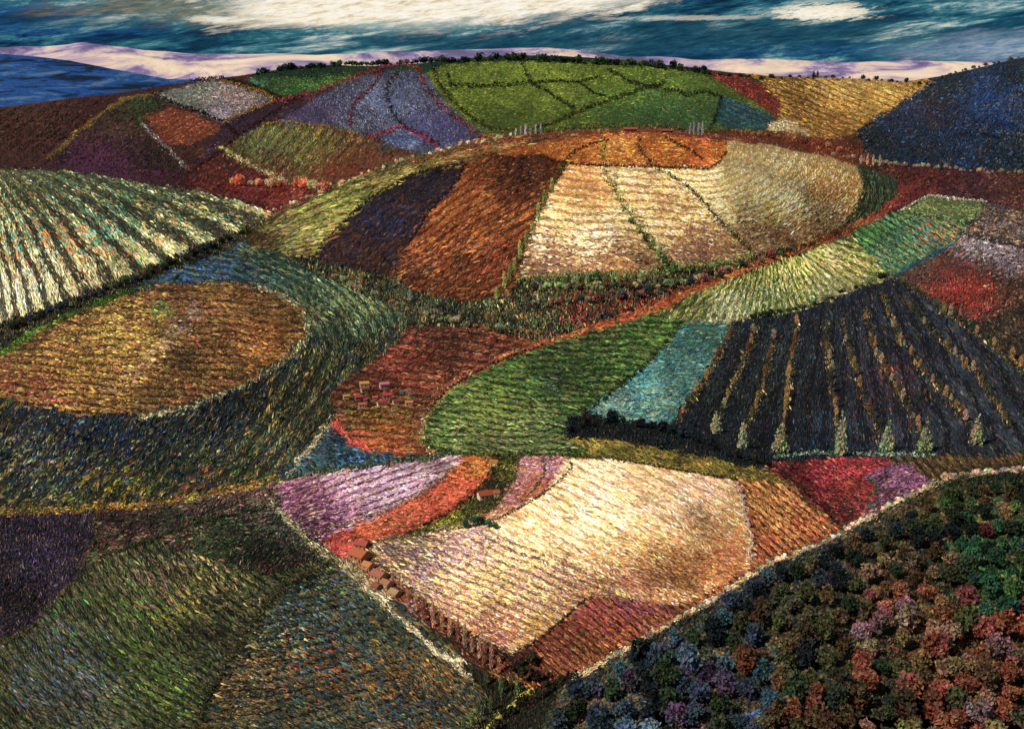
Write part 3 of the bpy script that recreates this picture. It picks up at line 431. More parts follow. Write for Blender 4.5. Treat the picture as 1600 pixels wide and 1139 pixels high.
F('olive_field', 'mottled olive field filling the lower left corner', [(-60,1010),(0,1000),(44,985),(125,900),(155,875),(240,845),(300,868),(420,900),(505,875),(420,955),(356,1040),(300,1170),(-60,1200)],
  '405028 545830 304424 5c5834 384838 2c3c28 4c4c38', '12160f 141a14 18140f', ('arc',640,700,.8), per=15, fur=.42, wob=1.0, fp=.78, L=11, W=3.5, H=1.6,
  seeds=[(280,945,36,'8c7c2c 988830 7a7c30 6c7c30',.4),(220,945,30,'4c7828 5c8030',.4),(200,1040,50,'4c6c2c 587830 406028',.4),(100,1060,60,'3c5468 48607c 34485c 5c5c78',.45),(90,970,40,'4c7840 3c6c3c 54446c',.4),(240,905,40,'7a5c54 8a6c5c 5c7c3c',.5),(340,900,50,'8a7a50 a08c5c 6c6c3c',.4),(260,1080,40,'6c8c34 4c6c30',.4),(340,1000,40,'30342c 3c3c28',.6),(60,900,30,'8a6040 7a5038',.4),(150,1110,60,'4c5c44 6c6048 3c5058',.5)])
F('teal_slope', 'blue green and ochre feathery slope left of the poplar row', [(505,875),(520,880),(620,952),(720,1042),(772,1074),(752,1170),(300,1170),(356,1040),(420,955)],
  '344c4c 3c5448 5c5834 2c443c 645c34 7c5c2c 2c4048', '0f1416 12160f 16120e', ('feather',400,1139), per=13, fur=.42, wob=1.0, fp=.78, L=12, W=3.2, H=1.7,
  seeds=[(560,930,50,'345464 406470 54704c 2c4454',.4),(480,980,50,'3c6474 34586c 5c8084',.3),(500,1040,50,'3c7078 a05834 8a4c30',.35),(380,1060,50,'8a6c48 7a5c44 a08054',.5),(530,900,26,'6c7c30 7c8434 3c3c74',.5),(600,1060,50,'8a5c2c a06c2c 34485c',.4),(680,1060,40,'a07030 6c4c28 3c4c3c',.4),(440,1000,30,'b0a878 94a078',.3),(640,1120,60,'2c3c3c 8a5c2c 34506c',.4)])
F('lane', 'pale farm track running down the left of the poplar row', [(428,788),(455,820),(500,860),(540,890),(575,922),(620,962),(660,1000),(705,1036),(745,1062)],
  'c8b48c b8a078 dccca8 8c7a54 6c6848', '4c3c28 3c3424', ('c',-42), wid=9, L=10, W=2.8, H=.7, prop=.66, seeds=[(660,1000,60,'e0d0ac d8c49c',.5),(450,820,40,'a8a890 94947c',.4)], cat='track', crop='path_grass')
F('ochre_verge', 'ochre and yellow flowering verge above the lower left fields', [(-20,800),(100,796),(200,790),(300,776),(380,760),(432,746)], 'a8842c b88c34 8a7430 a85c3c 8a9438', '3c2c1c', ('c',10), wid=10, L=7, W=3, H=1.4, prop=.62, cat='verge', crop='verge_grass')
F('verge_hollow', 'dark wooded hollow at the bottom where the tracks meet', [(722,1040),(780,1062),(832,1074),(904,1046),(880,1075),(862,1100),(830,1170),(740,1170),(760,1080)],
  '34402c 3c3424 4c3c28 3c4c34', '161814 1a1614', ('c',85), L=9, W=3.4, H=2, prop=.5, cat='scrub', crop='scrub_plants')
F('lane', 'yellow green path leaving the frame at the bottom centre', [(822,1080),(800,1100),(778,1122),(750,1150)], 'b8b448 a8a83c c8c470', '4c5424', ('c',50), wid=8, L=8, W=3, H=.8, prop=.8, cat='path', crop='path_grass')
F('white_bank', 'line of pale stones down the right side of the cream field', [(1148,752),(1160,775),(1166,805),(1174,838),(1174,878)], 'd0bca8 c8b0a0 b89c84', '6c4c34', ('c',80), wid=5, L=7, W=3, H=1, prop=.6, cat='bank', crop='verge_grass')
# ---- wood
F('wooded_slope', 'steep wooded slope filling the lower right corner', [(1700,738),(1600,738),(1530,742),(1480,750),(1440,770),(1400,790),(1350,817),(1300,846),(1240,872),(1200,886),(1150,920),(1100,950),(1050,976),(1002,1006),(950,1036),(904,1064),(872,1090),(834,1170),(1700,1200)],
  '344438 444c30 2c3c4a 5c5430 445438 6c5830 6c4c38', '0e1214 10120c 14100e', ('c',40), L=10, W=5, H=2.6, prop=.6, dens=1.1,
  seeds=[(1500,765,60,'3c5c30 44643c 2c4c34 6c6434',.7),(1550,890,60,'347044 2c6038 4c803c 306c50 5c7c34',.6),(1450,810,60,'7a5c34 6c5430 4c4c2c',.5),(1520,1050,90,'8a4428 a0502c 743828 8a6430',.5),(1400,940,60,'7a5430 8a5c34 74403c',.45),(1250,900,70,'1f3c5c 24405c 2c4434 48482c',.4),(1100,980,60,'28343c 2c3c44 34443c',.5),(1060,1110,50,'4c3860 5c4070 3c3048',.6),(1000,1060,60,'2c5064 34586c 3c4c3c',.5),(1180,1080,60,'2c5068 345c70 3c4c34',.3),(1330,1060,60,'4c4c2c 6c5c2c 3c4838',.4),(1590,1100,50,'8a4444 a05c3c 7c5030',.5)], cat='wood', crop='undergrowth')
F('pale_track', 'pale track along the crest of the wooded slope', [(1640,731),(1600,733),(1530,738),(1480,745),(1440,765),(1400,785),(1350,812),(1300,841),(1240,866),(1200,880),(1150,914),(1100,944),(1050,970),(1002,1000),(950,1030),(900,1058)], 'd8c8a0 e0c898 c8b088 d0a880', '6c5840', ('c',28), wid=5, L=8, W=3, H=1, prop=.7, cat='track', crop='verge_grass')

# ------------------------------------------------------------------ raster of the field plan
MX, MY, RW, RH = 80, 0, 1780, 1240
ids = np.full((RH, RW), -1, np.int16)
def fill_poly(poly, val):
    P = np.array(poly, float); P[:, 0] += MX
    x1, y1 = P[:, 0], P[:, 1]; x2, y2 = np.roll(x1, -1), np.roll(y1, -1)
    for y in range(max(0, int(y1.min())), min(RH, int(y1.max()) + 1)):
        yc = y + .5
        m = (y1 <= yc) != (y2 <= yc)
        if not m.any(): continue
        xs = np.sort(x1[m] + (yc - y1[m]) / (y2[m] - y1[m]) * (x2[m] - x1[m]))
        for a, b in zip(xs[::2], xs[1::2]):
            a = max(0, int(round(a))); b = min(RW, int(round(b)))
            if b > a: ids[y, a:b] = val
def dense(pl, step=3):
    P = np.array(pl, float); seg = np.hypot(*(P[1:] - P[:-1]).T); s = np.concatenate([[0], np.cumsum(seg)])
    q = np.arange(0, s[-1], step)
    # rounded corners
    x = np.interp(q, s, P[:, 0]); y = np.interp(q, s, P[:, 1])
    k = max(1, int(12 / step)); ker = np.ones(2 * k + 1) / (2 * k + 1)
    if len(x) > 4 * k:
        xp = np.concatenate([2 * x[0] - x[k:0:-1], x, 2 * x[-1] - x[-2:-k - 2:-1]]); x = np.convolve(xp, ker, 'valid')
        yp = np.concatenate([2 * y[0] - y[k:0:-1], y, 2 * y[-1] - y[-2:-k - 2:-1]]); y = np.convolve(yp, ker, 'valid')
    return np.stack([x, y], 1)
def fill_line(pl, w, val):
    for x, y in dense(pl, 1.5):
        r = w / 2 * (.75 + .5 * random.random())
        y0, y1 = int(y - r), int(y + r) + 1; x0, x1 = int(x + MX - r), int(x + MX + r) + 1
        for yy in range(max(0, y0), min(RH, y1)):
            h = r * r - (yy - y) ** 2
            if h <= 0: continue
            h = math.sqrt(h)
            ids[yy, max(0, int(round(x + MX - h))):min(RW, int(round(x + MX + h)) + 1)] = val
for k, f in enumerate(FIELDS):
    if f.wid: fill_line(f.poly, f.wid, k)
    else: fill_poly(f.poly, k)
# gaps between neighbouring fields are closed by growing the fields outward
for _ in range(26):
    g = ids < 0
    if not g[60:].any(): break
    for sh, ax in ((1, 0), (-1, 0), (1, 1), (-1, 1)):
        r = np.roll(ids, sh, ax); m = (ids < 0) & (r >= 0); ids[m] = r[m]
def field_at(px, py):
    wx = px + (vnoise(px / 9, py / 9, 31) - .5) * 7
    wy = py + (vnoise(px / 9, py / 9, 32) - .5) * 5
    xi = np.clip(wx, -50, 1650).astype(int) + MX
    yi = np.clip(wy, 60, 1150).astype(int)
    return ids[yi, xi]

GPX, GPY, GDEP = project(GX, GY, GZ)
cxp = (GPX[:-1, :-1] + GPX[1:, 1:]) / 2; cyp = (GPY[:-1, :-1] + GPY[1:, 1:]) / 2
cid = field_at(cxp, cyp)
ccx = (UU[:-1] + UU[1:])[None] / 2 + np.zeros_like(cxp)
# hidden far back country and anything unplanned is bare earth
yc = (YY[:-1] + YY[1:])[:, None] / 2 + np.zeros_like(cxp)
cid = np.where((yc > 5600) | (yc < 230), -1, cid)

VG = np.stack([GX, GY, GZ], -1).reshape(-1, 3)
def cell_quads(mask):
    j, i = np.nonzero(mask)
    a = j * NU + i
    return np.stack([a, a + 1, a + 1 + NU, a + NU], 1)
def seed_colors(f, px, py, base, rnd):
    col = base
    for (sx, sy, r, pal, pr) in f.seeds:
        d2 = ((px - sx) ** 2 + ((py - sy) * 1.25) ** 2) / (r * r * 1.5)
        p = pr * np.exp(-d2 ** 1.5 * .8)
        m = rng.random(len(px)) < p
        pal = np.array(pal)
        pick = pal[np.minimum((rnd * len(pal)).astype(int), len(pal) - 1)]
        col = np.where(m[:, None], pick, col)
    return col
for k, f in enumerate(FIELDS):
    m = cid == k
    if not m.any(): print('EMPTY FIELD', f.name, f.label); continue
    q = cell_quads(m)
    uq, inv = np.unique(q, return_inverse=True)
    px = GPX.ravel()[uq]; py = GPY.ravel()[uq]
    base = np.repeat((f.soil * .5 + np.mean(f.light, 0) * .14)[None], len(uq), 0)
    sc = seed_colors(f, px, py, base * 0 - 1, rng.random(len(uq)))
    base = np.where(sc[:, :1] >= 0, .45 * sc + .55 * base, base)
    me = mesh_np(f.name, VG[uq], inv.reshape(-1, 4), base, True)
    o = link(f.name, me, M_SOIL)
    tag(o, 'ground of the ' + f.label, f.cat, kind='structure')
# the ground itself: one sheet under everything, out to the horizon
me = bpy.data.meshes.new('ground')
gz2 = GZ[::6, ::6].copy(); gx2 = GX[::6, ::6]; gy2 = GY[::6, ::6]
gz2 = gz2 - 6 - gy2 * .006
nr, nc = gz2.shape
gv = [tuple(v) for v in np.stack([gx2, gy2, gz2], -1).reshape(-1, 3)]
gf = [(j * nc + i, j * nc + i + 1, (j + 1) * nc + i + 1, (j + 1) * nc + i) for j in range(nr - 1) for i in range(nc - 1)]
me.from_pydata(gv, [], gf)
bmat = M_GROUND
o = link('ground', me, bmat); tag(o, 'dark bare earth under the fields', 'ground', kind='structure')
me = bpy.data.meshes.new('plain')
R = 60000
me.from_pydata([(-R, -3000, -60), (R, -3000, -60), (R, R, -60), (-R, R, -60)], [], [(0, 1, 2, 3)])
o = link('plain', me, bmat); tag(o, 'plain reaching to the horizon behind the hills', 'ground', kind='structure')

# ------------------------------------------------------------------ crops: plants as low leafy strokes along the rows
E_i = np.stack([GX[:-1, 1:] - GX[:-1, :-1], GY[:-1, 1:] - GY[:-1, :-1], GZ[:-1, 1:] - GZ[:-1, :-1]], -1)
E_j = np.stack([GX[1:, :-1] - GX[:-1, :-1], GY[1:, :-1] - GY[:-1, :-1], GZ[1:, :-1] - GZ[:-1, :-1]], -1)
Pix = GPX[:-1, 1:] - GPX[:-1, :-1]; Piy = GPY[:-1, 1:] - GPY[:-1, :-1]
Pjx = GPX[1:, :-1] - GPX[:-1, :-1]; Pjy = GPY[1:, :-1] - GPY[:-1, :-1]
det = Pix * Pjy - Piy * Pjx
area = np.abs(det)
warea = np.linalg.norm(np.cross(E_i, E_j), axis=-1) * (FP / GDEP[:-1, :-1]) ** 2
wgt = np.maximum(area, warea * .06)
inside = (cxp > -260) & (cxp < 1860) & (cyp < 1260) & (cid >= 0)
outside = (cxp < -45) | (cxp > 1645) | (cyp > 1185)
dens_l = np.array([f.dens for f in FIELDS] + [0])
wgt = wgt * inside * dens_l[cid] * np.where(outside, .35, 1)
# cells behind a crest need fewer plants
zmax = np.minimum.accumulate(cyp, axis=0)
hidden = cyp > zmax + 6
wgt = np.where(hidden, wgt * .12, wgt) / np.clip(.42 + (cyp - 110) / 800, .38, .86) ** 1.3
TOTAL = 1600000
cum = np.cumsum(wgt.ravel()); cum /= cum[-1]
pick = np.searchsorted(cum, rng.random(TOTAL))
cj, ci = np.unravel_index(pick, wgt.shape)
fu, fv = rng.random(TOTAL), rng.random(TOTAL)
P0 = np.stack([GX[cj, ci], GY[cj, ci], GZ[cj, ci]], 1) + E_i[cj, ci] * fu[:, None] + E_j[cj, ci] * fv[:, None]
dpx, dpy, ddep = project(P0[:, 0], P0[:, 1], P0[:, 2])
did = field_at(dpx + rng.normal(0, 3.0, TOTAL), dpy + rng.normal(0, 2.0, TOTAL)); did = np.where((did < 0) | (cid[cj, ci] < 0), cid[cj, ci], did)

def direction(spec, rows, px, py, f):
    kind = spec[0]
    if kind == 'c':
        a = math.radians(spec[1]); return np.full(len(px), math.cos(a)), np.full(len(px), -math.sin(a))
    if kind == 'fan':
        dx, dy = px - spec[1], py - spec[2]
    elif kind == 'arc':
        dx, dy = (px - spec[1]), (py - spec[2]) / spec[3]
        dx, dy = -dy, dx * spec[3]
    elif kind == 'pow':
        dx = np.maximum(px - spec[1], 1); dy = spec[3] * np.maximum(py - spec[2], 1)
    elif kind == 'pow2':
        dx, dy = np.maximum(px - spec[1], 5), -.55 * np.maximum(spec[2] - py, 3)
    elif kind == 'sweep':
        dx = .27 + .0026 * np.maximum(py - 480, 0); dy = -np.ones(len(px))
    elif kind == 'feather':
        a = np.radians(-8 - (px - 380) * .09); dx, dy = np.cos(a), -np.sin(a)
    elif kind == 'tan':
        P = dense(f.poly, 6); T = np.gradient(P, axis=0)
        k = np.argmin((px[:, None] - P[None, :, 0]) ** 2 + (py[:, None] - P[None, :, 1]) ** 2, 1)
        dx, dy = T[k, 0], T[k, 1]
    n = np.hypot(dx, dy) + 1e-9
    return dx / n, dy / n
def rowcoord(spec, px, py):
    kind = spec[0]
    if kind == 'c':
        a = math.radians(spec[1]); return px * math.sin(a) + py * math.cos(a)
    if kind == 'wave':
        a = math.radians(spec[1]); return px * math.sin(a) + py * math.cos(a) + 2.5 * np.sin(px / 52 + spec[2]) + 1.2 * np.sin(px / 17 + 1)
    if kind == 'fan': return np.degrees(np.arctan2(py - spec[2], px - spec[1]))
    if kind == 'arc': return np.hypot(px - spec[1], (py - spec[2]) / spec[3])
    if kind == 'pow': return np.log(np.maximum(py - spec[2], 3)) - spec[3] * np.log(np.maximum(px - spec[1], 3))
    if kind == 'pow2': return np.log(np.maximum(spec[2] - py, 3)) - .55 * np.log(np.maximum(px - spec[1], 3))
    if kind == 'sweep': return px + .27 * (py - 480) + .0013 * np.maximum(py - 480, 0) ** 2
    if kind == 'feather': return py + (px - 380) * .15 + (px - 380) ** 2 * .0004
ndab = 0
for k, f in enumerate(FIELDS):
    m = np.nonzero(did == k)[0]
    if not len(m): continue
    px, py, dep = dpx[m], dpy[m], ddep[m]; nn = len(m)
    c1 = fbm(px / 26, py / 18, 50 + k, 2)
    rnd = np.clip((c1 - .5) * 1.3 + rng.random(nn), 0, .999)
    light = np.array(f.light); dark = np.array(f.dark)
    base = light[(rnd * len(light)).astype(int)]
    rn2 = rng.random(nn)
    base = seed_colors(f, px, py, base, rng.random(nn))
    dk = dark[(rn2 * len(dark)).astype(int)]
    hfac = .75 + .5 * rng.random(nn)
    if f.per:
        s = rowcoord(f.rows, px, py) / f.per + (fbm(px / 60, py / 44, 90 + k, 2) - .5) * f.wob + (fbm(px / 9, py / 7, 91 + k, 1) - .5) * .14 + rng.normal(0, .04, nn)
        ph = s - np.floor(s); fe = f.fur * np.clip(.5 + 1.0 * fbm(px / 75, py / 50, 333 + k, 2), .55, 1.2)
        isd = (ph < fe) & (rng.random(nn) < f.fp) | (rng.random(nn) < .09)
        hfac *= np.where(isd, .45, 1.2)
    else:
        isd = (rng.random(nn) + (fbm(px / 14, py / 9, 130 + k, 2) - .5) * .9) > f.prop
        hfac *= np.where(isd, .7, 1.1)
    # dark furrow plants keep some of the crop's own hue
    dk = dk * f.dkm + base * .09
    col = np.where(isd[:, None], dk, base)
    col = col * np.exp(rng.normal(-.06, .34, (nn, 1))) * (1 + (rng.random((nn, 3)) - .5) * .42)
    lum = col.mean(1, keepdims=True); col = col * .90 + lum * .10 * np.array([1.12, 1.0, .84])
    col = col * (.42 + 1.2 * fbm(px / 48, py / 30, 210 + k, 4)[:, None])
    # odd specks of other plants
    sp = rng.random(nn) < .10
    allp = np.array([lin(c) for c in 'd8c8a0 b87838 c89450 8a9058 a87848 5c7090 a85a38 c8b8a8 2c4c38 8c6430 b8904c'.split()])
    col = np.where(sp[:, None], .33 * allp[rng.integers(0, len(allp), nn)] * min(1.6, .4 + 4 * light.mean()) + .85 * col, col)
    lm = np.clip(col.mean(1, keepdims=True), 1e-4, 1); col = col * np.clip((lm / .17) ** .22, .5, 1.25) * np.array([1.04, 1.0, .90])
    dx, dy = direction(f.d, f.rows, px, py, f)
    ja = np.radians(rng.normal(0, 10 if f.per else 17, nn) + (fbm(px / 20, py / 15, 170 + k, 1) - .5) * (30 if f.per else 60)); dx, dy = dx * np.cos(ja) - dy * np.sin(ja), dx * np.sin(ja) + dy * np.cos(ja)
    J, I = cj[m], ci[m]
    D = det[J, I]; D = np.where(np.abs(D) < 1e-3, 1e-3, D)
    def w_of(qx, qy, L, cap):
        a = (qx * Pjy[J, I] - qy * Pjx[J, I]) / D; b = (-qx * Piy[J, I] + qy * Pix[J, I]) / D
        v = a[:, None] * E_i[J, I] + b[:, None] * E_j[J, I]
        ln = np.linalg.norm(v, axis=1)
        want = np.minimum(ln * L, L * cap * dep / FP)
        return v / np.maximum(ln, 1e-6)[:, None] * want[:, None]
    sz = np.where(rng.random(nn) < .09, .85 + .6 * rng.random(nn), np.clip(np.exp(rng.normal(-.85, .34, nn)), .15, .9)); fs = np.clip(.42 + (py - 110) / 800, .38, .86); sz = sz * fs; L = f.L * sz * (1.35 if f.per else 1.1) * (.6 + .6 * rng.random(nn)); W = f.W * sz * (.7 + .6 * rng.random(nn)); hfac = hfac * sz
    w1 = w_of(dx, dy, L / 2, 3.0)
    w2 = w_of(-dy, dx, W / 2, 2.5)
    nrm = np.cross(E_i[J, I], E_j[J, I]); nrm /= np.linalg.norm(nrm, axis=1)[:, None]
    nrm = np.where(nrm[:, 2:] < 0, -nrm, nrm)
    w2 = w2 - w1 * ((w1 * w2).sum(1) / np.maximum((w1 * w1).sum(1), 1e-9))[:, None]
    h = f.H * hfac * dep / FP * 1.25
    up = nrm * .5 + np.array([0, 0, .5])
    base_lift = nrm * (h * .12)[:, None]
    P = P0[m]
    Ay = P - w1 - base_lift; B = P + w1 - base_lift * .5 + up * (h * .35 * rng.random(nn))[:, None]
    Lf = P + w2 - base_lift + w1 * ((rng.random(nn) - .5) * .6)[:, None]; Rt = P - w2 - base_lift + w1 * ((rng.random(nn) - .5) * .6)[:, None]
    T = P + up * h[:, None] + w1 * ((rng.random(nn) - .5) * .8)[:, None] + w2 * ((rng.random(nn) - .5) * .6)[:, None]
    V = np.stack([Ay, Lf, B, Rt, T], 1).reshape(-1, 3)
    b5 = np.arange(nn) * 5
    Fc = np.concatenate([np.stack([b5, b5 + 4, b5 + 1], 1), np.stack([b5 + 1, b5 + 4, b5 + 2], 1), np.stack([b5 + 2, b5 + 4, b5 + 3], 1), np.stack([b5 + 3, b5 + 4, b5], 1)])
    C5 = np.repeat(col, 5, 0).reshape(nn, 5, 3) * (.88 + .24 * rng.random((nn, 5, 1)))
    me = mesh_np(f.crop, V, Fc, np.clip(C5.reshape(-1, 3), 0, .92))
    o = link(f.crop, me, M_CROP)
    tag(o, 'plants growing on the ' + f.label, f.crop.replace('_', ' '), kind='stuff')
    ndab += nn
print('dabs', ndab)

# ------------------------------------------------------------------ leafy things
ORD = 'first second third fourth fifth sixth seventh eighth ninth tenth eleventh twelfth thirteenth fourteenth fifteenth sixteenth seventeenth eighteenth nineteenth'.split()
TEN = {2: 'twent', 3: 'thirt', 4: 'fort', 5: 'fift', 6: 'sixt', 7: 'sevent', 8: 'eight', 9: 'ninet'}
def nth(n):
    if n < 20: return ORD[n - 1]
    t, u = divmod(n, 10)
    return TEN[t] + ('ieth' if u == 0 else 'y-' + ORD[u - 1])

def leaf_quads(C, size, r):
    n = len(C)
    a = r.normal(size=(n, 3)); a /= np.linalg.norm(a, axis=1)[:, None]
    b = np.cross(a, r.normal(size=(n, 3))); b /= np.linalg.norm(b, axis=1)[:, None]
    s = np.broadcast_to(size, (n,))[:, None]
    V = np.stack([C - a * s, C - b * s * .6, C + a * s, C + b * s * .6], 1).reshape(-1, 3)
    F = np.arange(n * 4).reshape(n, 4)
    return V, F

def crown_mesh(name, shape, nleaf, seed, leaf=.085):
    r = np.random.default_rng(seed)
    if shape == 'round':                       # lumpy crown of several boughs, unit height, unit width
        k = 11
        d = r.normal(size=(k, 3)); d /= np.linalg.norm(d, axis=1)[:, None]
        cc = d * np.array([.27, .27, .24]) * (.6 + .5 * r.random((k, 1))) + np.array([0, 0, .58])
        rr = .15 + .11 * r.random(k)
    elif shape == 'spire':
        k = 12
        zz = np.linspace(.10, .93, k)
        cc = np.stack([r.normal(0, .05, k), r.normal(0, .05, k), zz], 1)
        rr = .30 * np.sin(np.pi * np.clip(zz * .86 + .12, 0, 1)) ** .7 + .03
    elif shape == 'conifer':
        k = 26
        zz = np.linspace(.14, .97, k); an = np.arange(k) * 2.4
        rad = .36 * (1 - zz) ** .8
        cc = np.stack([np.cos(an) * rad * .6, np.sin(an) * rad * .6, zz - rad * .15], 1); rr = rad * .55 + .03
    else:                                      # bush
        k = 7
        d = r.normal(size=(k, 3)); d[:, 2] = np.abs(d[:, 2]); d /= np.linalg.norm(d, axis=1)[:, None]
        cc = d * np.array([.3, .3, .35]) * (.5 + .6 * r.random((k, 1))) + np.array([0, 0, .22]); rr = .18 + .12 * r.random(k)
    w = rr ** 2; w /= w.sum()
    ki = r.choice(len(rr), nleaf, p=w)
    d = r.normal(size=(nleaf, 3)); d /= np.linalg.norm(d, axis=1)[:, None]
    sc = np.array([1, 1, 1.0 if shape != 'spire' else .35])
    C = cc[ki] + d * rr[ki][:, None] * sc * (.72 + .35 * r.random((nleaf, 1)))
    V, F = leaf_quads(C, leaf * (.6 + .8 * r.random(nleaf)), r)
    V[:, 2] = np.maximum(V[:, 2], .005)
    g = (.95 + .5 * r.random(len(rr)))[ki] * (.65 + .7 * r.random(nleaf))
    tint = 1 + (r.random((nleaf, 3)) - .5) * .3
    lt = (1 + (r.random((len(rr), 3)) - .5) * .55)[ki]; col = np.repeat(g[:, None] * tint * lt, 4, 0)
    return mesh_np(name, V, F, col)

def trunk_mesh(name, h, r0, seed, limbs=3):
    r = random.Random(seed); V, F = [], []
    def tube(p, q, a, b, n=6):
        p, q = np.array(p), np.array(q); d = q - p; d = d / np.linalg.norm(d)
        u = np.cross(d, (1, .3, .2)); u /= np.linalg.norm(u); v = np.cross(d, u); s = len(V)
        for (c, rad) in ((p, a), ((p + q) / 2, (a + b) / 2 * .95), (q, b)):
            for i in range(n):
                t = 2 * math.pi * i / n; V.append(c + (u * math.cos(t) + v * math.sin(t)) * rad)
        for k in range(2):
            for i in range(n):
                F.append((s + k * n + i, s + k * n + (i + 1) % n, s + (k + 1) * n + (i + 1) % n, s + (k + 1) * n + i))
    tube((0, 0, -.06), (0.01, 0, h), r0, r0 * .5)
    for k in range(limbs):
        a = 2 * math.pi * k / limbs + r.random(); z = h * (.6 + .1 * k)
        tube((0, 0, z), (math.cos(a) * .2, math.sin(a) * .2, z + .24), r0 * .45, r0 * .15)
    return mesh_np(name, np.array(V), np.array(F))

CROWNS = {
 'round': [crown_mesh('round_crown', 'round', 380, s, .085) for s in (1, 2, 3, 4)],
 'spire': [crown_mesh('spire_crown', 'spire', 260, s, .075) for s in (11, 12, 13)],
 'conifer': [crown_mesh('conifer_crown', 'conifer', 420, s, .055) for s in (21, 22, 23)],
 'bush': [crown_mesh('bush_leaves', 'bush', 150, s, .11) for s in (31, 32, 33, 34)],
}
TRUNKS = {'round': trunk_mesh('tree_trunk', .55, .045, 1), 'spire': trunk_mesh('tree_trunk', .7, .04, 2, 0), 'conifer': trunk_mesh('tree_trunk', .85, .03, 3, 0)}
for t in TRUNKS.values(): t.materials.append(M_BARK)

def hexcol(h, j=.12):
    c = lin(h) * (1 + (random.random() - .5) * 2 * j); c = c * .64 + c.mean() * .36 * np.array([1.1, 1, .8])
    return (*[min(1, float(x) * (1 + (random.random() - .5) * .14)) for x in c], 1)

def tree(name, px, py, hpx, wpx, shape, hexc, label, cat, group, parts=True, world=None, sink=.0):
    P = ground_at(px, py)[0] if world is None else world
    _, _, dep = project(P[0], P[1], P[2])
    h = hpx * dep / FP; w = wpx * dep / FP
    col = hexcol(hexc); rot = random.random() * 6.28
    me = random.choice(CROWNS[shape])
    if parts and shape in TRUNKS:
        o = bpy.data.objects.new(name, None); COL.objects.link(o)
        o.empty_display_size = .1
        t = bpy.data.objects.new('trunk', TRUNKS[shape]); COL.objects.link(t); t.parent = o
        c = bpy.data.objects.new('crown', me); COL.objects.link(c); c.parent = o; c.color = col
    else:
        o = bpy.data.objects.new(name, me); COL.objects.link(o)
    o.color = col
    if not me.materials: me.materials.append(M_LEAF)
    o.location = (P[0], P[1], P[2] - sink * h); o.rotation_euler = (0, 0, rot); o.scale = (w, w, h)
    tag(o, label, cat, group)
    return o

def along(pl, step, jitter=0.15):
    P = np.array(pl, float); seg = np.hypot(*(P[1:] - P[:-1]).T); s = np.concatenate([[0], np.cumsum(seg)])
    q = np.arange(0, s[-1] + .1, step); q = q + (rng.random(len(q)) - .5) * step * jitter * 2
    return np.stack([np.interp(q, s, P[:, 0]), np.interp(q, s, P[:, 1])], 1)

def row(name, pl, step, hpx, wpx, shape, pal, lab, cat, group, parts=False, jit=.45, side=2.2, var=.42):
    """a row of single plants along a line; lab holds {n} for the ordinal and {c} for the colour word"""
    for i, (x, y) in enumerate(along(pl, step, jit)):
        cn = random.choice(pal); c, wd = cn
        k = 1 + (random.random() - .5) * 2 * var
        tree(name, x + random.uniform(-side, side), y + random.uniform(-side, side) * .7, hpx * k, wpx * k, shape, c, lab.format(n=nth(i + 1), c=wd), cat, group, parts)

def hedge(pl, w, h, pal, label, name='hedge', dens=1.0, step=2.0, leaf=1.5, cat='hedge', group=None):
    w = w * 1.5; dens = dens * 1.3; q = along(pl, step / dens, .4)
    q = q + rng.normal(0, w * .22, q.shape)
    G = ground_at(q[:, 0], q[:, 1])
    # keep the hedge in one piece where the line brushes a crest
    dep = project(*G.T)[2]
    med = np.array([np.median(dep[max(0, i - 6):i + 7]) for i in range(len(dep))])
    G = G[np.abs(dep / med - 1) < .12]; dep = project(*G.T)[2]
    m = 7
    C = np.repeat(G, m, 0); s = np.repeat(dep / FP, m)
    bump = np.repeat(.6 + .8 * rng.random(len(G)), m)
    C = C + rng.normal(0, 1, C.shape) * (s * w * .22)[:, None] * np.array([1, 1, 0])
    C[:, 2] += s * h * rng.random(len(C)) * bump
    V, F = leaf_quads(C, s * leaf * (.6 + .8 * rng.random(len(C))), rng)
    pa = np.array([lin(c) for c in pal.split()])
    ci_ = np.repeat(rng.integers(0, len(pa), len(G)), m)
    col = pa[ci_] * np.exp(rng.normal(.35, .35, (len(C), 1)))
    me = mesh_np(name, V, F, np.repeat(col, 4, 0))
    return tag(link(name, me, M_LEAFA), label, cat, group)

# ---- hedges between the fields
DK = '1c2618 28301c 24301c 1a2018'
H = hedge
GH = 'hedges between the fields of the big mound'
H([(882,256),(868,285),(852,312),(838,345),(826,372),(812,400),(798,436),(780,468)], 5, 6, '2c3c1c 3c4c24 1c2418 4c6028', 'dark green hedge between the rust field and the first pale wheat strip', group=GH)
H([(900,236),(885,250),(878,262)], 4, 4, DK, 'short dark hedge climbing from the rust field into the orange field', group=GH)
H([(938,222),(942,245),(943,262),(956,295),(975,325),(1000,355),(1018,380),(1034,402),(1050,425),(1066,446)], 9, 10, '24381c 3c5c2c 1c2818 6c9038 3c4c2c', 'thick green hedge between the first and second pale wheat strips', group=GH)
H([(1000,214),(998,235),(1020,260),(1050,277),(1080,298),(1106,326),(1130,352),(1152,374),(1176,398)], 5, 5, '3c3420 2c3420 4c4428 1c2418', 'thin dark hedge between the second strip and the widest pale wheat field', group=GH)
H([(838,246),(870,254),(900,258),(950,260),(1010,261),(1060,264),(1108,265),(1124,256),(1134,238)], 3, 3, '4c3018 382418 5c3c20', 'low brown hedge under the orange field on the mound crown', group=GH)
H([(900,236),(925,226),(950,220)], 2.5, 3, '6a3018 4a2818', 'faint reddish hedge inside the orange field', group=GH)
H([(1040,216),(1070,232),(1100,250)], 3, 3, '5a2c18 402414', 'dark line of hedge crossing the right part of the orange field', group=GH)
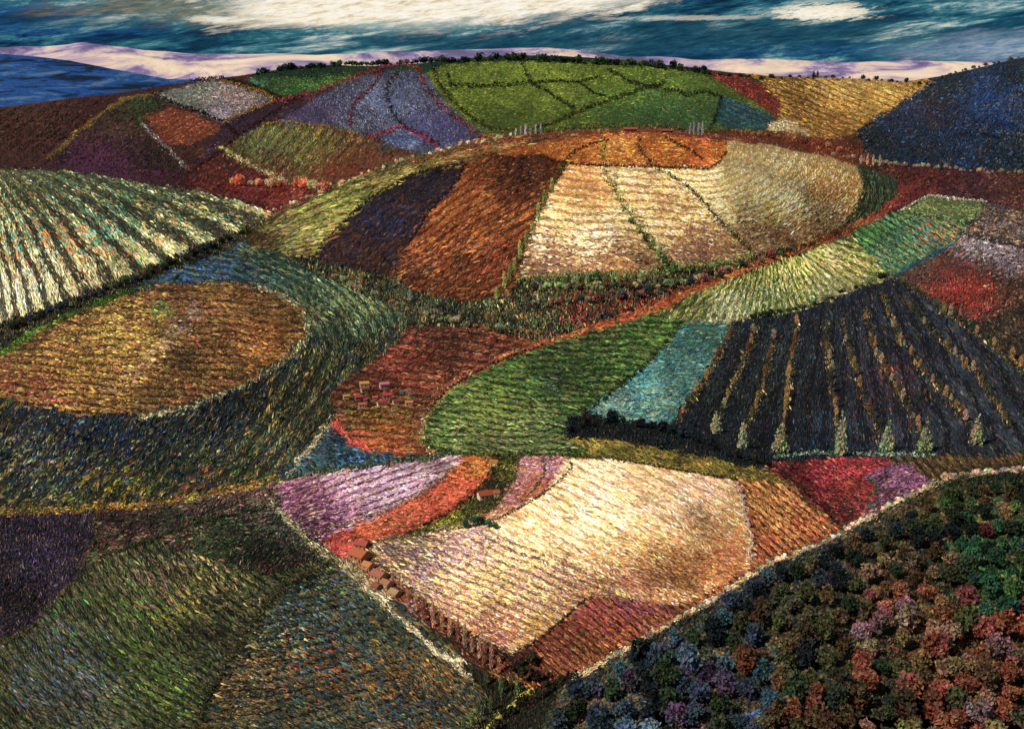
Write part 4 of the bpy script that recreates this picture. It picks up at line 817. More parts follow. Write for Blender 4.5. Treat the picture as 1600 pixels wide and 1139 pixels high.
H([(812,440),(860,437),(920,434),(980,434),(1020,434),(1060,424),(1130,416),(1176,402)], 10, 11, '84984c 5c7438 a0ac68 3c5428', 'leafy green hedge along the foot of the pale wheat strips', dens=1.4, group=GH)
H([(1352,262),(1352,290),(1340,325),(1312,362),(1270,382),(1190,400)], 4, 4, '34381c 2c3020 4c4c2c', 'dark hedge round the lower right of the widest wheat field', group=GH)
H([(727,258),(714,285),(672,330),(640,380)], 3, 3, '20203a 241a20', 'dark hedge between the indigo and the rust fields', group=GH)
H([(490,404),(505,380),(560,326),(600,297),(650,272),(725,256)], 3, 3, '241c1c 3c3420', 'dark hedge between the olive stripes and the indigo field', group=GH)
G2 = 'dark hedges crossing the green pasture hill'
H([(700,118),(704,135),(740,137),(780,136),(830,132)], 4, 6, DK, 'dark tree hedge across the upper left of the green pasture hill', group=G2)
H([(815,100),(824,118),(830,132),(850,142),(875,158),(898,172)], 3.5, 4, DK, 'dark hedge dropping down the middle of the green pasture hill', group=G2)
H([(830,132),(870,128),(905,130),(935,122)], 3, 3, DK, 'dark hedge running right from the middle of the green pasture hill', group=G2)
H([(905,130),(925,145),(945,152)], 3, 3, DK, 'short dark hedge below the ridge of the green pasture hill', group=G2)
H([(836,204),(870,192),(905,176),(950,160),(1000,142),(1040,130)], 4.5, 4.5, '1c2414 2c2c18 3c2c1c', 'long dark hedge slanting up the right half of the green pasture hill', group=G2)
H([(950,110),(985,130),(1010,136),(1060,144),(1075,152)], 4, 4, '2c2418 1c2414 3c2c1c', 'brownish hedge along the upper right pastures of the green hill', group=G2)
H([(1075,150),(1100,146),(1128,152),(1118,186),(1110,206)], 4, 5, DK, 'dark hedge between the green hill and the teal strip', group=G2)
H([(676,110),(690,140),(712,166),(745,192),(770,204)], 5, 6, '24301c 4c3424 1c2418', 'dark hedge on the left edge of the green pasture hill', group=G2)
H([(776,204),(850,207),(905,203),(1000,198),(1090,208),(1150,206)], 4, 5, '4c4c28 2c3820 8a6c30 3c4424', 'mixed hedge along the foot of the green pasture hill', group=G2)
G3 = 'hedges round the lavender hill'
RD = '94343c a84850 6a2430 7c3c34'
H([(430,160),(470,152),(500,144),(530,133),(560,120),(600,108),(636,101)], 5, 5, RD, 'pink red hedge climbing the left edge of the lavender hill', group=G3)
H([(636,101),(655,110),(664,138),(690,170),(720,192),(745,212),(764,222)], 6, 5, '8a3430 a84c44 4c2c24 943c34 3c2c1c', 'red and brown hedge down the right edge of the lavender hill', group=G3)
H([(598,112),(590,126),(574,146),(556,160),(550,172),(546,198)], 4, 4, '5c2430 3c2028 8a3440', 'dark red hedge in the left part of the lavender hill', group=G3)
H([(622,112),(606,135),(604,155),(612,175),(622,192),(640,204),(664,214),(686,228)], 4, 4, '2c1c24 3c2830 5c2c34 1c2c20', 'dark hedge winding down the middle of the lavender hill', group=G3)
H([(576,216),(595,212),(616,203),(630,200),(645,208),(665,218),(684,230)], 4, 3.5, 'a83c4c b84858 7c2c38', 'crimson hedge arching over the small blue plot', group=G3)
H([(410,196),(450,192),(480,198),(520,200),(560,210)], 3, 3, 'a88c3c 7a6830', 'yellow brown hedge on top of the striped slope', group=G3)
H([(240,148),(270,162),(300,172),(348,192),(372,212)], 3.5, 4, '2c2418 1c1c14', 'dark hedge between the lilac field and the small orange field', group='hedges of the far left hills')
H([(430,158),(400,172),(368,182),(350,194)], 3, 3, 'a87838 8a6030', 'ochre hedge below the lilac field', group='hedges of the far left hills')
H([(346,127),(380,136),(410,146),(430,158)], 3, 3, 'b88838 8a6030 6c7438', 'yellow hedge on the upper right of the lilac field', group='hedges of the far left hills')
H([(470,152),(430,175),(400,195),(370,215),(345,238),(310,262),(290,276)], 4, 4, '3c2418 4c2c20 2c1c14', 'long brown hedge running down from the lavender hill', group='hedges of the far left hills')
H([(298,120),(350,124),(400,136),(440,154)], 3, 4, '24301c 3c2c1c', 'dark hedge under the far green meadow', group='hedges of the far left hills')
G4 = 'hedges round the fields of the middle ground'
H([(1066,502),(1044,533),(1002,578),(960,612),(926,640)], 4.5, 5, '1c2818 142014 24341c', 'dark hedge between the long green field and the teal field', group=G4)
H([(1145,505),(1136,525),(1122,550),(1108,576),(1090,608),(1066,642)], 4, 4, '5c5030 846c34 3c4430', 'ochre hedge between the teal field and the dark orchard', group=G4)
H([(1396,434),(1430,452),(1470,480),(1520,512),(1560,545),(1600,590)], 6, 6, '2c3020 6c6c48 1c2018 4c5438', 'dark hedge between the orchard and the red flower field', group=G4)
H([(1405,332),(1450,307),(1541,317)], 2.5, 3, 'c8c0b0 a8a890', 'pale hedge on the upper side of the sage green plot', group=G4)
H([(1541,318),(1514,350),(1490,346),(1405,333)], 3, 3.5, '8c9c78 2c3824 5c6c4c', 'green hedge on the lower side of the sage green plot', group=G4)
H([(1500,366),(1545,378),(1600,388)], 4, 4, '2c2428 3c3430', 'dark hedge above the white end of the flower field', group=G4)
H([(660,690),(690,710),(760,712),(850,711),(916,711)], 4, 4, '34401c 4c5c28 24301c', 'green hedge along the bottom of the long green field', group=G4)
H([(425,754),(500,738),(560,729),(640,722),(700,713)], 3, 3, '8a9470 5c6c44 3c4830', 'pale green hedge on the upper edge of the mauve field', group=G4)
H([(1210,716),(1260,710),(1330,709),(1400,712),(1460,712)], 4, 4, 'a0b098 6c8c70 c0c0a8 4c6c58', 'pale sea-green hedge between the light conifers and the crimson field', group=G4)
H([(1356,748),(1374,765),(1356,778),(1364,792),(1350,800)], 3, 3, '4c8050 3c6440 2c4c30', 'zigzag green hedge between the crimson and mauve plots', group=G4)
H([(1208,728),(1240,752),(1280,790),(1318,830)], 4, 4, '2c3018 1c2014 3c3c1c', 'dark hedge on the left side of the crimson field', group=G4)
H([(664,646),(700,608),(770,568),(850,540)], 3, 3, '2c1c18 3c2c20 6c2c34', 'dark hedge under the red track above the long green field', group=G4)
H([(640,508),(700,506),(760,512),(810,528)], 4, 4, '24241c 3c3420 1c2418', 'dark hedge above the brown slope of the hamlet', group=G4)
G5 = 'hedges round the bright foreground fields'
H([(470,838),(500,830),(560,812),(602,800),(642,781),(682,756),(712,730)], 4, 3.5, 'c0a880 8c7458 5c3c34 a09068', 'pale dry hedge between the mauve field and the vermilion strip', group=G5)
H([(768,714),(770,740),(742,772),(702,802),(660,822)], 4, 5, '241c14 3c2c1c 1c2418', 'dark hedge between the vermilion strip and the farmhouse strip', group=G5)
H([(812,714),(803,752),(775,790),(740,816)], 3, 3, '6c6c34 3c3c20', 'thin olive hedge on the left of the rose strip', group=G5)
H([(888,714),(893,732),(875,752),(852,770),(820,790),(790,806)], 3, 3, '3c3420 4c4c28 2c2418', 'dark hedge between the rose strip and the big cream field', group=G5)
H([(850,714),(852,740),(838,762),(815,785)], 2.5, 2.5, '5c6c34 4c4c28', 'thin green hedge down the middle of the rose strip', group=G5)
H([(590,846),(640,838),(700,828),(745,822),(790,808)], 4, 3.5, '6c6444 8c7c54 4c4430', 'greyish hedge on the upper left edge of the big cream field', group=G5)
for i, (x, y, z_, c_) in enumerate([(728,826,15,'1f6448'),(740,823,20,'2c7c58'),(752,822,17,'24503c'),(764,825,15,'3c8c6c'),(774,827,12,'2c6c4c')]):
    tree('teal_bush', x, y, z_, z_, 'round', c_, f'teal green bush at the cream field top corner, {nth(i+1)} of five from left', 'bush', 'teal bushes at the corner of the cream field')
H([(832,1004),(850,992),(882,966),(905,945),(926,932)], 3, 3, '5c3c1c 3c2418 7c5428', 'brown hedge at the lower right edge of the cream field', group=G5)
H([(575,850),(592,882),(652,932),(722,986),(800,1024),(832,1006)], 4, 4, '7c6c3c 4c3c2c 6c4c54 8c7444', 'brown and ochre hedge along the lower left edge of the cream field', group=G5)
H([(892,714),(950,717),(1050,733),(1130,747),(1150,748)], 3, 3, '3c3c1c 54481f 2c2c18', 'dark hedge along the top of the big cream field', group=G5)
G6 = 'hedges of the lower left fields'
H([(520,880),(480,896),(440,915),(415,945),(380,990),(352,1040),(330,1080),(304,1139)], 6, 5, '4c4430 2c2c20 6c5c3c', 'dark hedge between the olive field and the blue green slope', group=G6)
H([(505,875),(470,860),(440,822),(428,792)], 3, 3, '7c7c6c 3c4434', 'grey hedge along the inside of the pale farm track', group=G6)
H([(152,800),(152,832),(138,870),(126,900),(86,945),(44,985),(0,1010)], 5, 5, '4c4c34 7c5c3c 2c2c20', 'brown hedge between the purple field and the olive field', group=G6)
H([(155,872),(200,858),(240,845),(300,820),(360,806),(440,790)], 4, 4, '24341c 1c2418 3c5430', 'dark green hedge across the tangled field', group=G6)

# ---- rows of single plants
PALE = [('f0e0c0', 'pale cream'), ('e0ccA8', 'buff'), ('d0b888', 'straw coloured'), ('f0e8d8', 'whitish')]
row('rim_bush', [(404,342),(440,326),(500,302),(560,278),(600,262),(640,249),(700,234),(760,221),(800,214)], 9, 8, 7.5, 'bush', PALE + [('8a8c54', 'olive')], '{c} bush on the left rim of the big mound, {n} from the valley', 'bush', 'bushes beaded along the left rim of the big mound')
row('rim_bush', [(1300,243),(1350,253),(1400,259),(1450,263),(1520,268),(1600,273)], 8.5, 7.5, 7, 'bush', [('c0a078', 'tan'), ('c8b08c', 'buff'), ('a87850', 'light brown'), ('b09070', 'dun')], '{c} bush below the dark blue hill, {n} from the mound', 'bush', 'bushes along the foot of the dark blue hill')
row('crest_bush', [(1600,735),(1530,740),(1480,747),(1440,767),(1400,787),(1350,814),(1300,843),(1240,868),(1200,882),(1150,916),(1100,946),(1050,972),(1002,1002),(950,1032)], 13, 9, 11, 'bush', PALE + [('c89878', 'peach'), ('9cacA0', 'grey green')], '{c} bush on the crest of the wooded slope, {n} down from the right edge', 'bush', 'pale bushes along the crest of the wooded slope', side=2)
row('stone_bush', [(1149,753),(1160,775),(1166,803),(1173,838),(1175,872)], 11, 8, 7, 'bush', [('cdb8a8', 'greyish pink'), ('d8c8bc', 'whitish')], '{c} bush in the line beside the cream field, {n} from the top', 'bush', 'pale bushes down the right side of the cream field')
row('autumn_tree', [(368,290),(400,291),(430,292),(460,292),(490,296),(508,302)], 10, 19, 17, 'bush', [('f0a058', 'orange'), ('f0c090', 'pale peach'), ('e08050', 'rusty orange'), ('e0b880', 'sandy')], '{c} tree in the row under the striped slope, {n} from the left', 'tree', 'autumn trees below the striped slope')
row('skyline_tree', [(404,117),(440,112),(480,107),(540,102),(600,98),(660,97),(700,98),(740,96)], 7.5, 10, 13, 'bush', [('24402c', 'dark green'), ('1f5048', 'teal'), ('3c6430', 'mid green'), ('1c3020', 'blackish green')], '{c} tree on the left part of the far skyline, {n} from its left end', 'tree', 'trees on the far skyline')
row('skyline_tree', [(745,97),(780,93),(840,96),(900,99),(960,102),(1000,104),(1040,108),(1080,112),(1110,118)], 6.5, 13, 13, 'bush', [('24402c', 'dark green'), ('4c6c2c', 'olive green'), ('3c5428', 'mid green'), ('1c2c20', 'blackish green'), ('2c4c54', 'blue green')], '{c} tree on the skyline above the pasture hill, {n} from the left', 'tree', 'trees on the far skyline', jit=.4)
row('skyline_tree', [(1120,120),(1150,120),(1180,124),(1210,124),(1240,122),(1300,122),(1360,126),(1420,130),(1450,136)], 13, 7, 8, 'bush', [('3c2c1c', 'dark brown'), ('4c4424', 'brown olive'), ('2c3420', 'dark green')], '{c} tree on the golden hill skyline, {n} from the left', 'tree', 'trees on the far skyline')
row('slope_tree', [(1452,136),(1480,120),(1510,106),(1540,96),(1570,90),(1600,86)], 11, 6, 8, 'bush', [('7c6c3c', 'olive brown'), ('3c4c3c', 'dark green'), ('94804c', 'ochre')], '{c} bush on the top edge of the dark blue hill, {n} from the left', 'bush', 'bushes on the top edge of the dark blue hill')
for i, (x, y, h) in enumerate([(1271,124,14), (1277,123,12)]):
    tree('cypress', x, y, h, 6, 'spire', '2c3024', ('taller', 'shorter')[i] + ' dark cypress of the pair on the golden hill skyline', 'tree', 'pair of dark cypresses on the skyline')
for i, x in enumerate([806, 814, 821, 829, 837, 845]):
    tree('silver_poplar', x, 213 - i * .6, 13 + (i % 3) * 2.5, 5.5, 'spire', ('d4d0dc', 'bcb4c4')[i % 2], f'white poplar at the foot of the pasture hill, {nth(i+1)} of six from the left', 'tree', 'white poplars at the foot of the pasture hill')
for i, x in enumerate([1078, 1084, 1091, 1097]):
    tree('silver_poplar', x, 212, 20 + (i % 2) * 3, 5, 'spire', 'b8b0cc', f'lilac grey poplar beside the red roofed barns, {nth(i+1)} of four from the left', 'tree', 'lilac grey poplars on the mound crest')
for i, x in enumerate([1345, 1355, 1364, 1374]):
    tree('silver_poplar', x, 257 + i, 16 + (i % 2) * 3, 5.5, 'spire', 'd8bc98', f'pale tan poplar at the right end of the mound, {nth(i+1)} of four from the left', 'tree', 'pale poplars at the right end of the mound')
row('orange_bush', [(1150,209),(1200,214),(1240,220),(1280,228),(1320,240)], 8.5, 10, 10, 'bush', [('b85c2c', 'orange'), ('9c3c24', 'red brown'), ('c87c3c', 'amber')], '{c} bush behind the right shoulder of the mound, {n} from the left', 'bush', 'orange bushes behind the mound')
for i, (x, y) in enumerate([(862,300),(850,322),(841,345),(832,368),(822,388),(812,406),(804,424),(796,440),(788,454),(776,468)]):
    tree('cypress', x, y, 22 + (i % 3) * 5, 10, 'spire', ('b4c45c', '94a84c', 'c0cc6c')[i % 3], f'light green cypress in the hedge beside the rust field, {nth(i+1)} from the top', 'tree', 'light green cypresses beside the rust field')
for i, (x, y) in enumerate([(985,350),(998,364),(1008,378),(1018,390),(1030,402),(1038,414),(1052,424)]):
    tree('hedge_tree', x, y, 14 + i * 1.5, 13, 'bush', ('6c9440', '90b44c', '486c34')[i % 3], f'green tree in the hedge between the two wheat strips, {nth(i+1)} from the top', 'tree', 'trees in the hedge between the wheat strips')
row('skirt_tree', [(880,446),(920,441),(960,440),(1000,442),(1040,446)], 9, 16, 9, 'spire', [('8c9c60', 'sage green'), ('acb878', 'pale green'), ('5c7444', 'dark green')], '{c} tree below the wheat strips, {n} from the left', 'tree', 'trees below the wheat strips')
row('belt_bush', [(840,452),(900,452),(960,450),(1020,452),(1080,440),(1150,420)], 9, 11, 13, 'bush', [('9cac60', 'pale green'), ('b8b878', 'straw green'), ('5c7040', 'mid green'), ('5c3c34', 'maroon')], '{c} bush in the thick belt under the wheat strips, {n} from the left', 'bush', 'bushes of the belt under the wheat strips', side=4)
row('belt_bush', [(520,436),(580,462),(640,486),(700,502),(760,516),(840,522)], 10, 11, 13, 'bush', [('7c8c5c', 'sage'), ('b0a878', 'straw green'), ('4c5c44', 'dark green'), ('b08848', 'ochre')], '{c} bush along the lower edge of the mound hollow, {n} from the left', 'bush', 'bushes of the mound hollow', side=5)
row('skirt_tree', [(560,444),(600,456),(650,476),(700,492),(760,504),(820,510)], 11, 15, 9, 'spire', [('6c7c5c', 'grey green'), ('a4ac80', 'pale sage'), ('44544c', 'dark green'), ('b08c50', 'ochre')], '{c} tree in the hollow below the rust field, {n} from the left', 'tree', 'trees in the hollow below the rust field', side=5)
row('skirt_tree', [(830,482),(880,474),(940,470),(1000,464),(1050,456),(1100,440),(1160,418),(1230,396)], 11, 14, 14, 'bush', [('34483c', 'dark green'), ('6c8050', 'sage green'), ('943c34', 'crimson'), ('2c4454', 'slate blue'), ('b06850', 'salmon')], '{c} tree in the scrub above the red track, {n} from the left', 'tree', 'trees in the scrub above the red track', side=5)
row('valley_tree', [(24,512),(60,498),(100,480),(140,466),(180,450),(220,436),(262,416),(300,402),(330,388),(362,372),(395,358)], 13, 15, 17, 'bush', [('2c3428', 'blackish green'), ('3c382c', 'dark brown'), ('34443c', 'dark green'), ('5c4030', 'russet brown'), ('34405c', 'dark blue'), ('6c7444', 'olive')], '{c} tree at the foot of the pale vineyard, {n} from the left', 'tree', 'dark trees at the foot of the pale vineyard', side=3)
row('hollow_bush', [(892,676),(905,670),(920,664),(935,668),(952,660),(968,656),(982,662),(996,668),(1015,670),(1032,672),(1050,678),(1066,684)], 15, 20, 20, 'bush', [('1c242c', 'blue black'), ('24343c', 'dark slate'), ('1f2c20', 'blackish green'), ('2c2424', 'dark brown')], '{c} round tree below the teal field, {n} from the left', 'tree', 'dark round trees below the teal field')
row('bank_bush', [(1080,690),(1110,698),(1140,712),(1170,720),(1200,730)], 15, 15, 13, 'bush', [('24343c', 'dark slate'), ('3c3c2c', 'olive brown'), ('1c2024', 'blackish')], '{c} bush on the dark bank left of the crimson field, {n} from the left', 'bush', 'bushes on the dark bank')
row('border_tree', [(1165,500),(1200,494),(1240,486),(1280,472),(1320,456),(1360,442),(1392,432)], 11, 11, 14, 'bush', [('2c3828', 'blackish green'), ('4c5434', 'dark olive'), ('8c8c5c', 'sage'), ('34343c', 'blackish')], '{c} tree on the upper edge of the orchard, {n} from the left', 'tree', 'dark trees on the upper edge of the orchard')

# ---- light conifers and the orchard rows behind them
CON = [(1118,676,30,22),(1160,700,40,20),(1218,708,40,30),(1312,712,62,24),(1385,706,44,26),(1444,706,42,26),(1525,696,44,24)]
for i, (x, y, h, w) in enumerate(CON):
    tree('light_conifer', x, y, h * 1.2, w * 1.25, 'conifer', ('c0c088', 'b4b888', 'a8b478')[i % 3], f'pale yellow-green conifer before the dark orchard, {nth(i+1)} of seven from the left', 'tree', 'pale conifers at the near end of the orchard rows')
ROWS = [[(1145,517),(1122,560),(1100,600),(1078,632),(1058,660)], [(1180,508),(1172,540),(1156,578),(1138,620),(1120,656)], [(1208,530),(1206,548),(1197,587),(1184,630),(1168,660),(1160,682)],
        [(1244,505),(1240,545),(1234,578),(1228,630),(1222,690)], [(1290,520),(1294,550),(1300,611),(1306,650)], [(1318,520),(1326,548),(1342,601),(1362,650),(1382,688)],
        [(1352,500),(1366,545),(1382,580),(1408,618),(1428,655),(1442,688)], [(1385,480),(1403,526),(1430,565),(1459,601),(1490,630),(1522,680)], [(1420,480),(1450,512),(1486,548),(1522,583),(1552,622),(1578,664)], [(1470,485),(1500,505),(1545,535),(1600,575)]]
OC = [('b8903c', 'ochre'), ('8c7038', 'brown'), ('d0a458', 'golden'), ('4c5438', 'dark olive'), ('c0ac84', 'straw coloured'), ('94502c', 'rust'), ('5c5c48', 'grey brown'), ('3c4840', 'dark green')]
for r_, pl in enumerate(ROWS):
    row('orchard_bush', pl, 11.5, 15, 9, 'spire', OC, '{c} orchard bush, {n} from the top of the ' + nth(r_ + 1) + ' row from the left', 'bush', 'bushes in the rows of the dark orchard', jit=.4, side=2, var=.4)

# ---- poplars and cypresses in the foreground
for i, (x, y) in enumerate([(638,946),(650,956),(662,972),(677,981),(691,986),(703,994),(716,1003),(726,1012),(738,1020),(749,1030),(757,1038),(768,1046),(780,1052)]):
    tree('rust_poplar', x, y, 32 + (i % 4) * 5, 11, 'spire', ('e09868', 'f0b490', 'b86c48', 'd8a484')[i % 4], f'rust brown poplar in the row beside the pale farm track, {nth(i+1)} from the houses', 'tree', 'rust poplars beside the pale farm track')
for i, (x, y, h) in enumerate([(783,1084,34),(799,1076,28),(808,1082,30),(766,1110,26),(747,1120,30),(737,1132,28),(724,1140,26),(760,1070,26)]):
    tree('green_cypress', x, y, h, 11, 'spire', ('6c8c44', '5c7c3c', '84a050')[i % 3], f'light green cypress in the hollow at the bottom, {nth(i+1)} from the poplar row', 'tree', 'light green cypresses in the bottom hollow')
row('hollow_tree', [(840,1030),(800,1046),(830,1062),(870,1062),(850,1090),(820,1100),(790,1120),(770,1139)], 15, 22, 24, 'bush', [('2c2c1c', 'dark brown green'), ('3c2420', 'dark maroon'), ('24301f', 'dark green'), ('4c3824', 'brown')], '{c} tree in the hollow below the crimson margin, {n} down', 'tree', 'dark trees in the bottom hollow', side=4)

# ---- the wooded slope
def in_poly(x, y, P):
    c = False; j = len(P) - 1
    for i in range(len(P)):
        if (P[i][1] > y) != (P[j][1] > y) and x < (P[j][0] - P[i][0]) * (y - P[i][1]) / (P[j][1] - P[i][1]) + P[i][0]: c = not c
        j = i
    return c
WOOD = [(1640,760),(1530,766),(1450,790),(1360,836),(1300,869),(1240,893),(1200,908),(1150,943),(1100,973),(1050,1000),(1002,1030),(950,1058),(904,1084),(880,1100),(850,1165),(1640,1180)]
pts = []
cand = [(random.uniform(850, 1640), random.uniform(750, 1180)) for _ in range(16000)]
for x, y in cand:
    if not in_poly(x, y, WOOD): continue
    d = 15 + 13.5 * min(1, max(0, (y - 780) / 230)) + (1 if x > 1400 else 0)
    if all((x - a) ** 2 + ((y - b) * 1.15) ** 2 > d * d for a, b, _ in pts): pts.append((x, y, d))
pts.sort(key=lambda p: p[1]); pts = pts[:298]
CW = {'dark green': '34482c', 'blackish blue': '243038', 'slate blue': '3c5468', 'olive': '5c5c30', 'brown': '6c4c2c', 'ochre': '94743c', 'tan': 'a8805c', 'rust': 'b05028', 'orange': 'd0702c', 'salmon': 'c87058', 'crimson': '94303c',
      'pink': 'a86c78', 'emerald': '307048', 'leaf green': '547c3c', 'teal': '2c5c6c', 'sky blue': '5c88a0', 'purple': '644474', 'royal blue': '2c4474', 'sage': '6c7c60'}
def wood_col(x, y):
    if y < 800 and x > 1380: L = ['dark green', 'olive', 'dark green', 'brown', 'leaf green', 'ochre']
    elif x > 1490 and y < 960: L = ['emerald', 'leaf green', 'dark green', 'emerald', 'teal', 'crimson'] if y > 815 else ['dark green', 'olive', 'ochre']
    elif x > 1400 and y > 930: L = ['rust', 'orange', 'crimson', 'ochre', 'salmon', 'brown', 'tan', 'olive', 'pink', 'rust'] + (['purple'] if x < 1500 else [])
    elif x > 1340 and y > 860: L = ['tan', 'ochre', 'salmon', 'rust', 'olive', 'brown', 'pink', 'royal blue', 'dark green']
    elif x > 1300: L = ['brown', 'ochre', 'olive', 'blackish blue', 'dark green']
    elif y > 1060 and x < 1180: L = ['purple', 'slate blue', 'sky blue', 'blackish blue', 'purple', 'dark green']
    elif x < 1140: L = ['slate blue', 'sky blue', 'teal', 'blackish blue', 'dark green', 'sage', 'blackish blue']
    elif y > 1040: L = ['olive', 'ochre', 'teal', 'brown', 'dark green', 'slate blue', 'rust']
    else: L = ['blackish blue', 'dark green', 'royal blue', 'olive', 'slate blue', 'blackish blue', 'brown', 'olive', 'dark green', 'ochre']
    return random.choice(L)
cnt = {}
def zone(x, y):
    a = 'left end' if x < 1080 else 'left half' if x < 1230 else 'middle' if x < 1370 else 'right half' if x < 1490 else 'right end'
    return a
for x, y, d in pts:
    c = wood_col(x, y)
    if c in ('purple', 'pink', 'royal blue', 'sky blue', 'crimson') and random.random() < .5: c = wood_col(x, y)
    z = zone(x, y); cnt[(c, z)] = cnt.get((c, z), 0) + 1
    s = d * random.uniform(1.0, 1.8)
    lin0 = random.uniform(.5, 1.15)
    wt = tree('wood_tree', x, y + d * .45, s * random.uniform(.95, 1.2), s, 'round', CW[c], f'{c} tree at the {z} of the wooded slope, {nth(cnt[(c, z)])} such from the crest', 'tree', 'trees of the wooded slope')
    for q in wt.children: q.color = [v * lin0 for v in q.color[:3]] + [1]

# ------------------------------------------------------------------ buildings
def plaster(name, hexc, sc=1.2): return mottled(name, tuple(lin(hexc)), sc, .72, 1.2, 8, .9)
MW = {}
def mat(kind, hexc):
    k = kind + hexc
    if k not in MW: MW[k] = plaster(kind, hexc)
    return MW[k]
def box(V, F, x0, x1, y0, y1, z0, z1):
    s = len(V)
    V += [(x0,y0,z0),(x1,y0,z0),(x1,y1,z0),(x0,y1,z0),(x0,y0,z1),(x1,y0,z1),(x1,y1,z1),(x0,y1,z1)]
    F += [tuple(s + i for i in f) for f in ((0,3,2,1),(4,5,6,7),(0,1,5,4),(1,2,6,5),(2,3,7,6),(3,0,4,7))]
def pm(name, V, F, m, parent):
    me = bpy.data.meshes.new(name); me.from_pydata([tuple(v) for v in V], [], F); me.update()
    return link(name, me, m, parent)
def house(name, px, py, wpx, aspect, wall_h, yaw, wallc, roofc, label, cat='house', group=None, chimney=True, pitch=.5, nwin=2):
    P = ground_at(px, py)[0]; dep = project(*P)[2]
    w = wpx * dep / FP; d = w * aspect; h = w * wall_h; rh = d * .5 * pitch * 1.1
    e = bpy.data.objects.new(name, None); COL.objects.link(e); e.empty_display_size = .1
    e.location = (P[0], P[1] + d * .3, P[2] - .2); e.rotation_euler = (0, 0, math.radians(yaw))
    tag(e, label, cat, group)
    a, b = w / 2, d / 2
    V = [(-a,-b,-3),(a,-b,-3),(a,b,-3),(-a,b,-3),(-a,-b,h),(a,-b,h),(a,b,h),(-a,b,h),(-a,0,h+rh),(a,0,h+rh)]
    F = [(0,1,5,4),(2,3,7,6),(1,2,6,9,5),(3,0,4,8,7)]
    pm('wall', V, F, mat('plaster', wallc), e)
    o = w * .06; t = w * .035; sl = rh / b; V = []; F = []
    for s in (-1, 1):
        k = len(V)
        V += [(-a-o, s*(b+o), h-o*sl+.02), (a+o, s*(b+o), h-o*sl+.02), (a+o, 0, h+rh+.02), (-a-o, 0, h+rh+.02)]
        V += [(-a-o, s*(b+o), h-o*sl+t), (a+o, s*(b+o), h-o*sl+t), (a+o, 0, h+rh+t*1.2), (-a-o, 0, h+rh+t*1.2)]
        F += [tuple(k + i for i in f) for f in ((0,1,2,3),(7,6,5,4),(0,4,5,1),(1,5,6,2),(3,2,6,7),(0,3,7,4))]
    rf = pm('roof', V, F, mat('roof_tiles', roofc), e)
    if chimney:
        V = []; F = []; box(V, F, a*.45, a*.62, b*.1, b*.1+a*.17, h+rh*.5, h+rh*1.5); pm('chimney', V, F, mat('brick', '7a4434'), rf)
    ww = w * .12; zz = h * .42
    for i in range(nwin):
        cx = -a + w * (i + .7) / (nwin + .9)
        V = []; F = []; box(V, F, cx-ww/2, cx+ww/2, -b-.05, -b+.02, zz, zz+h*.32); wn = pm('window', V, F, mat('window_glass', '1c2024'), e)
        V = []; F = []; box(V, F, cx-ww*.7, cx+ww*.7, -b-.14, -b-.051, zz-h*.05, zz-.01); pm('sill', V, F, mat('stone', 'a09880'), wn)
    V = []; F = []; box(V, F, a*.62, a*.62+ww, -b-.06, -b+.02, 0, h*.62); pm('door', V, F, mat('painted_wood', '4a2c1c'), e)
    return e
HG = 'houses of the hamlet'
HAM = [
 (569,606,17,'e8c880','b8884c','cream house with ochre roof, topmost left of the hamlet'),
 (570,613,15,'c8a078','7c4c3c','low buff house just under the topmost cream house'),
 (541,623,12,'dcbc78','a88850','small cream house at the left end of the hamlet'),
 (584,606,7,'c46c64','b04848','tiny red house squeezed between the cream and the pink house'),
 (600,607,17,'d09898','b07070','pink house at the top of the hamlet'),
 (560,625,13,'a86858','a04048','crimson roofed house left of the hamlet middle'),
 (571,626,7,'b87c6c','c04050','tiny crimson roofed house beside the larger crimson one'),
 (586,624,10,'b08474','c44c44','red roofed house in the middle of the hamlet'),
 (605,624,17,'b87c68','a43c3c','wide bright red roofed house right of the hamlet middle'),
 (596,635,16,'d8c898','943438','red roofed house with cream walls in front, centre of the hamlet'),
 (566,637,14,'c8a488','a85c50','dull red house at the lower left of the hamlet'),
 (616,641,11,'e0c898','8c5838','brown roofed cream house at the lower right of the hamlet'),
 (619,631,13,'d0b48c','7c4438','brown roofed house behind the lower right cream house'),
 (548,606,7,'d8a868','94603c','tiny ochre house on the upper left fringe of the hamlet'),
 (628,614,8,'7c94a0','5c7078','tiny slate blue house on the upper right fringe of the hamlet'),
 (641,618,7,'8cacb0','546c78','tiny pale blue house at the far right top of the hamlet'),
 (553,646,8,'d89848','a8742c','tiny orange ochre house on the lower left fringe of the hamlet'),
 (590,650,8,'d8a850','a87c34','tiny golden house on the lower fringe of the hamlet'),
 (639,634,14,'dcb080','b87858','peach house at the right end of the hamlet'),
]
for i, (x, y, w, wc, rc, lb) in enumerate(HAM):
    house('hamlet_house', x, y + 1, w * .82, .62, .62, random.uniform(8, 24), wc, rc, lb, group=HG, chimney=w > 10, nwin=2 if w > 9 else 1)
CG = 'houses beside the pale farm track'
house('farm_house', 565, 856, 20, .8, .34, -20, 'a07860', 'a04c44', 'small crimson roofed house at the top of the farm track', group=CG)
house('farm_house', 562, 876, 28, .85, .36, -38, 'a8785c', 'a85c3c', 'largest orange red roofed house beside the farm track', group=CG)
house('farm_house', 575, 890, 16, .9, .5, -38, 'b88c64', 'b87850', 'narrow tan gabled house under the large orange roof', group=CG, nwin=1)
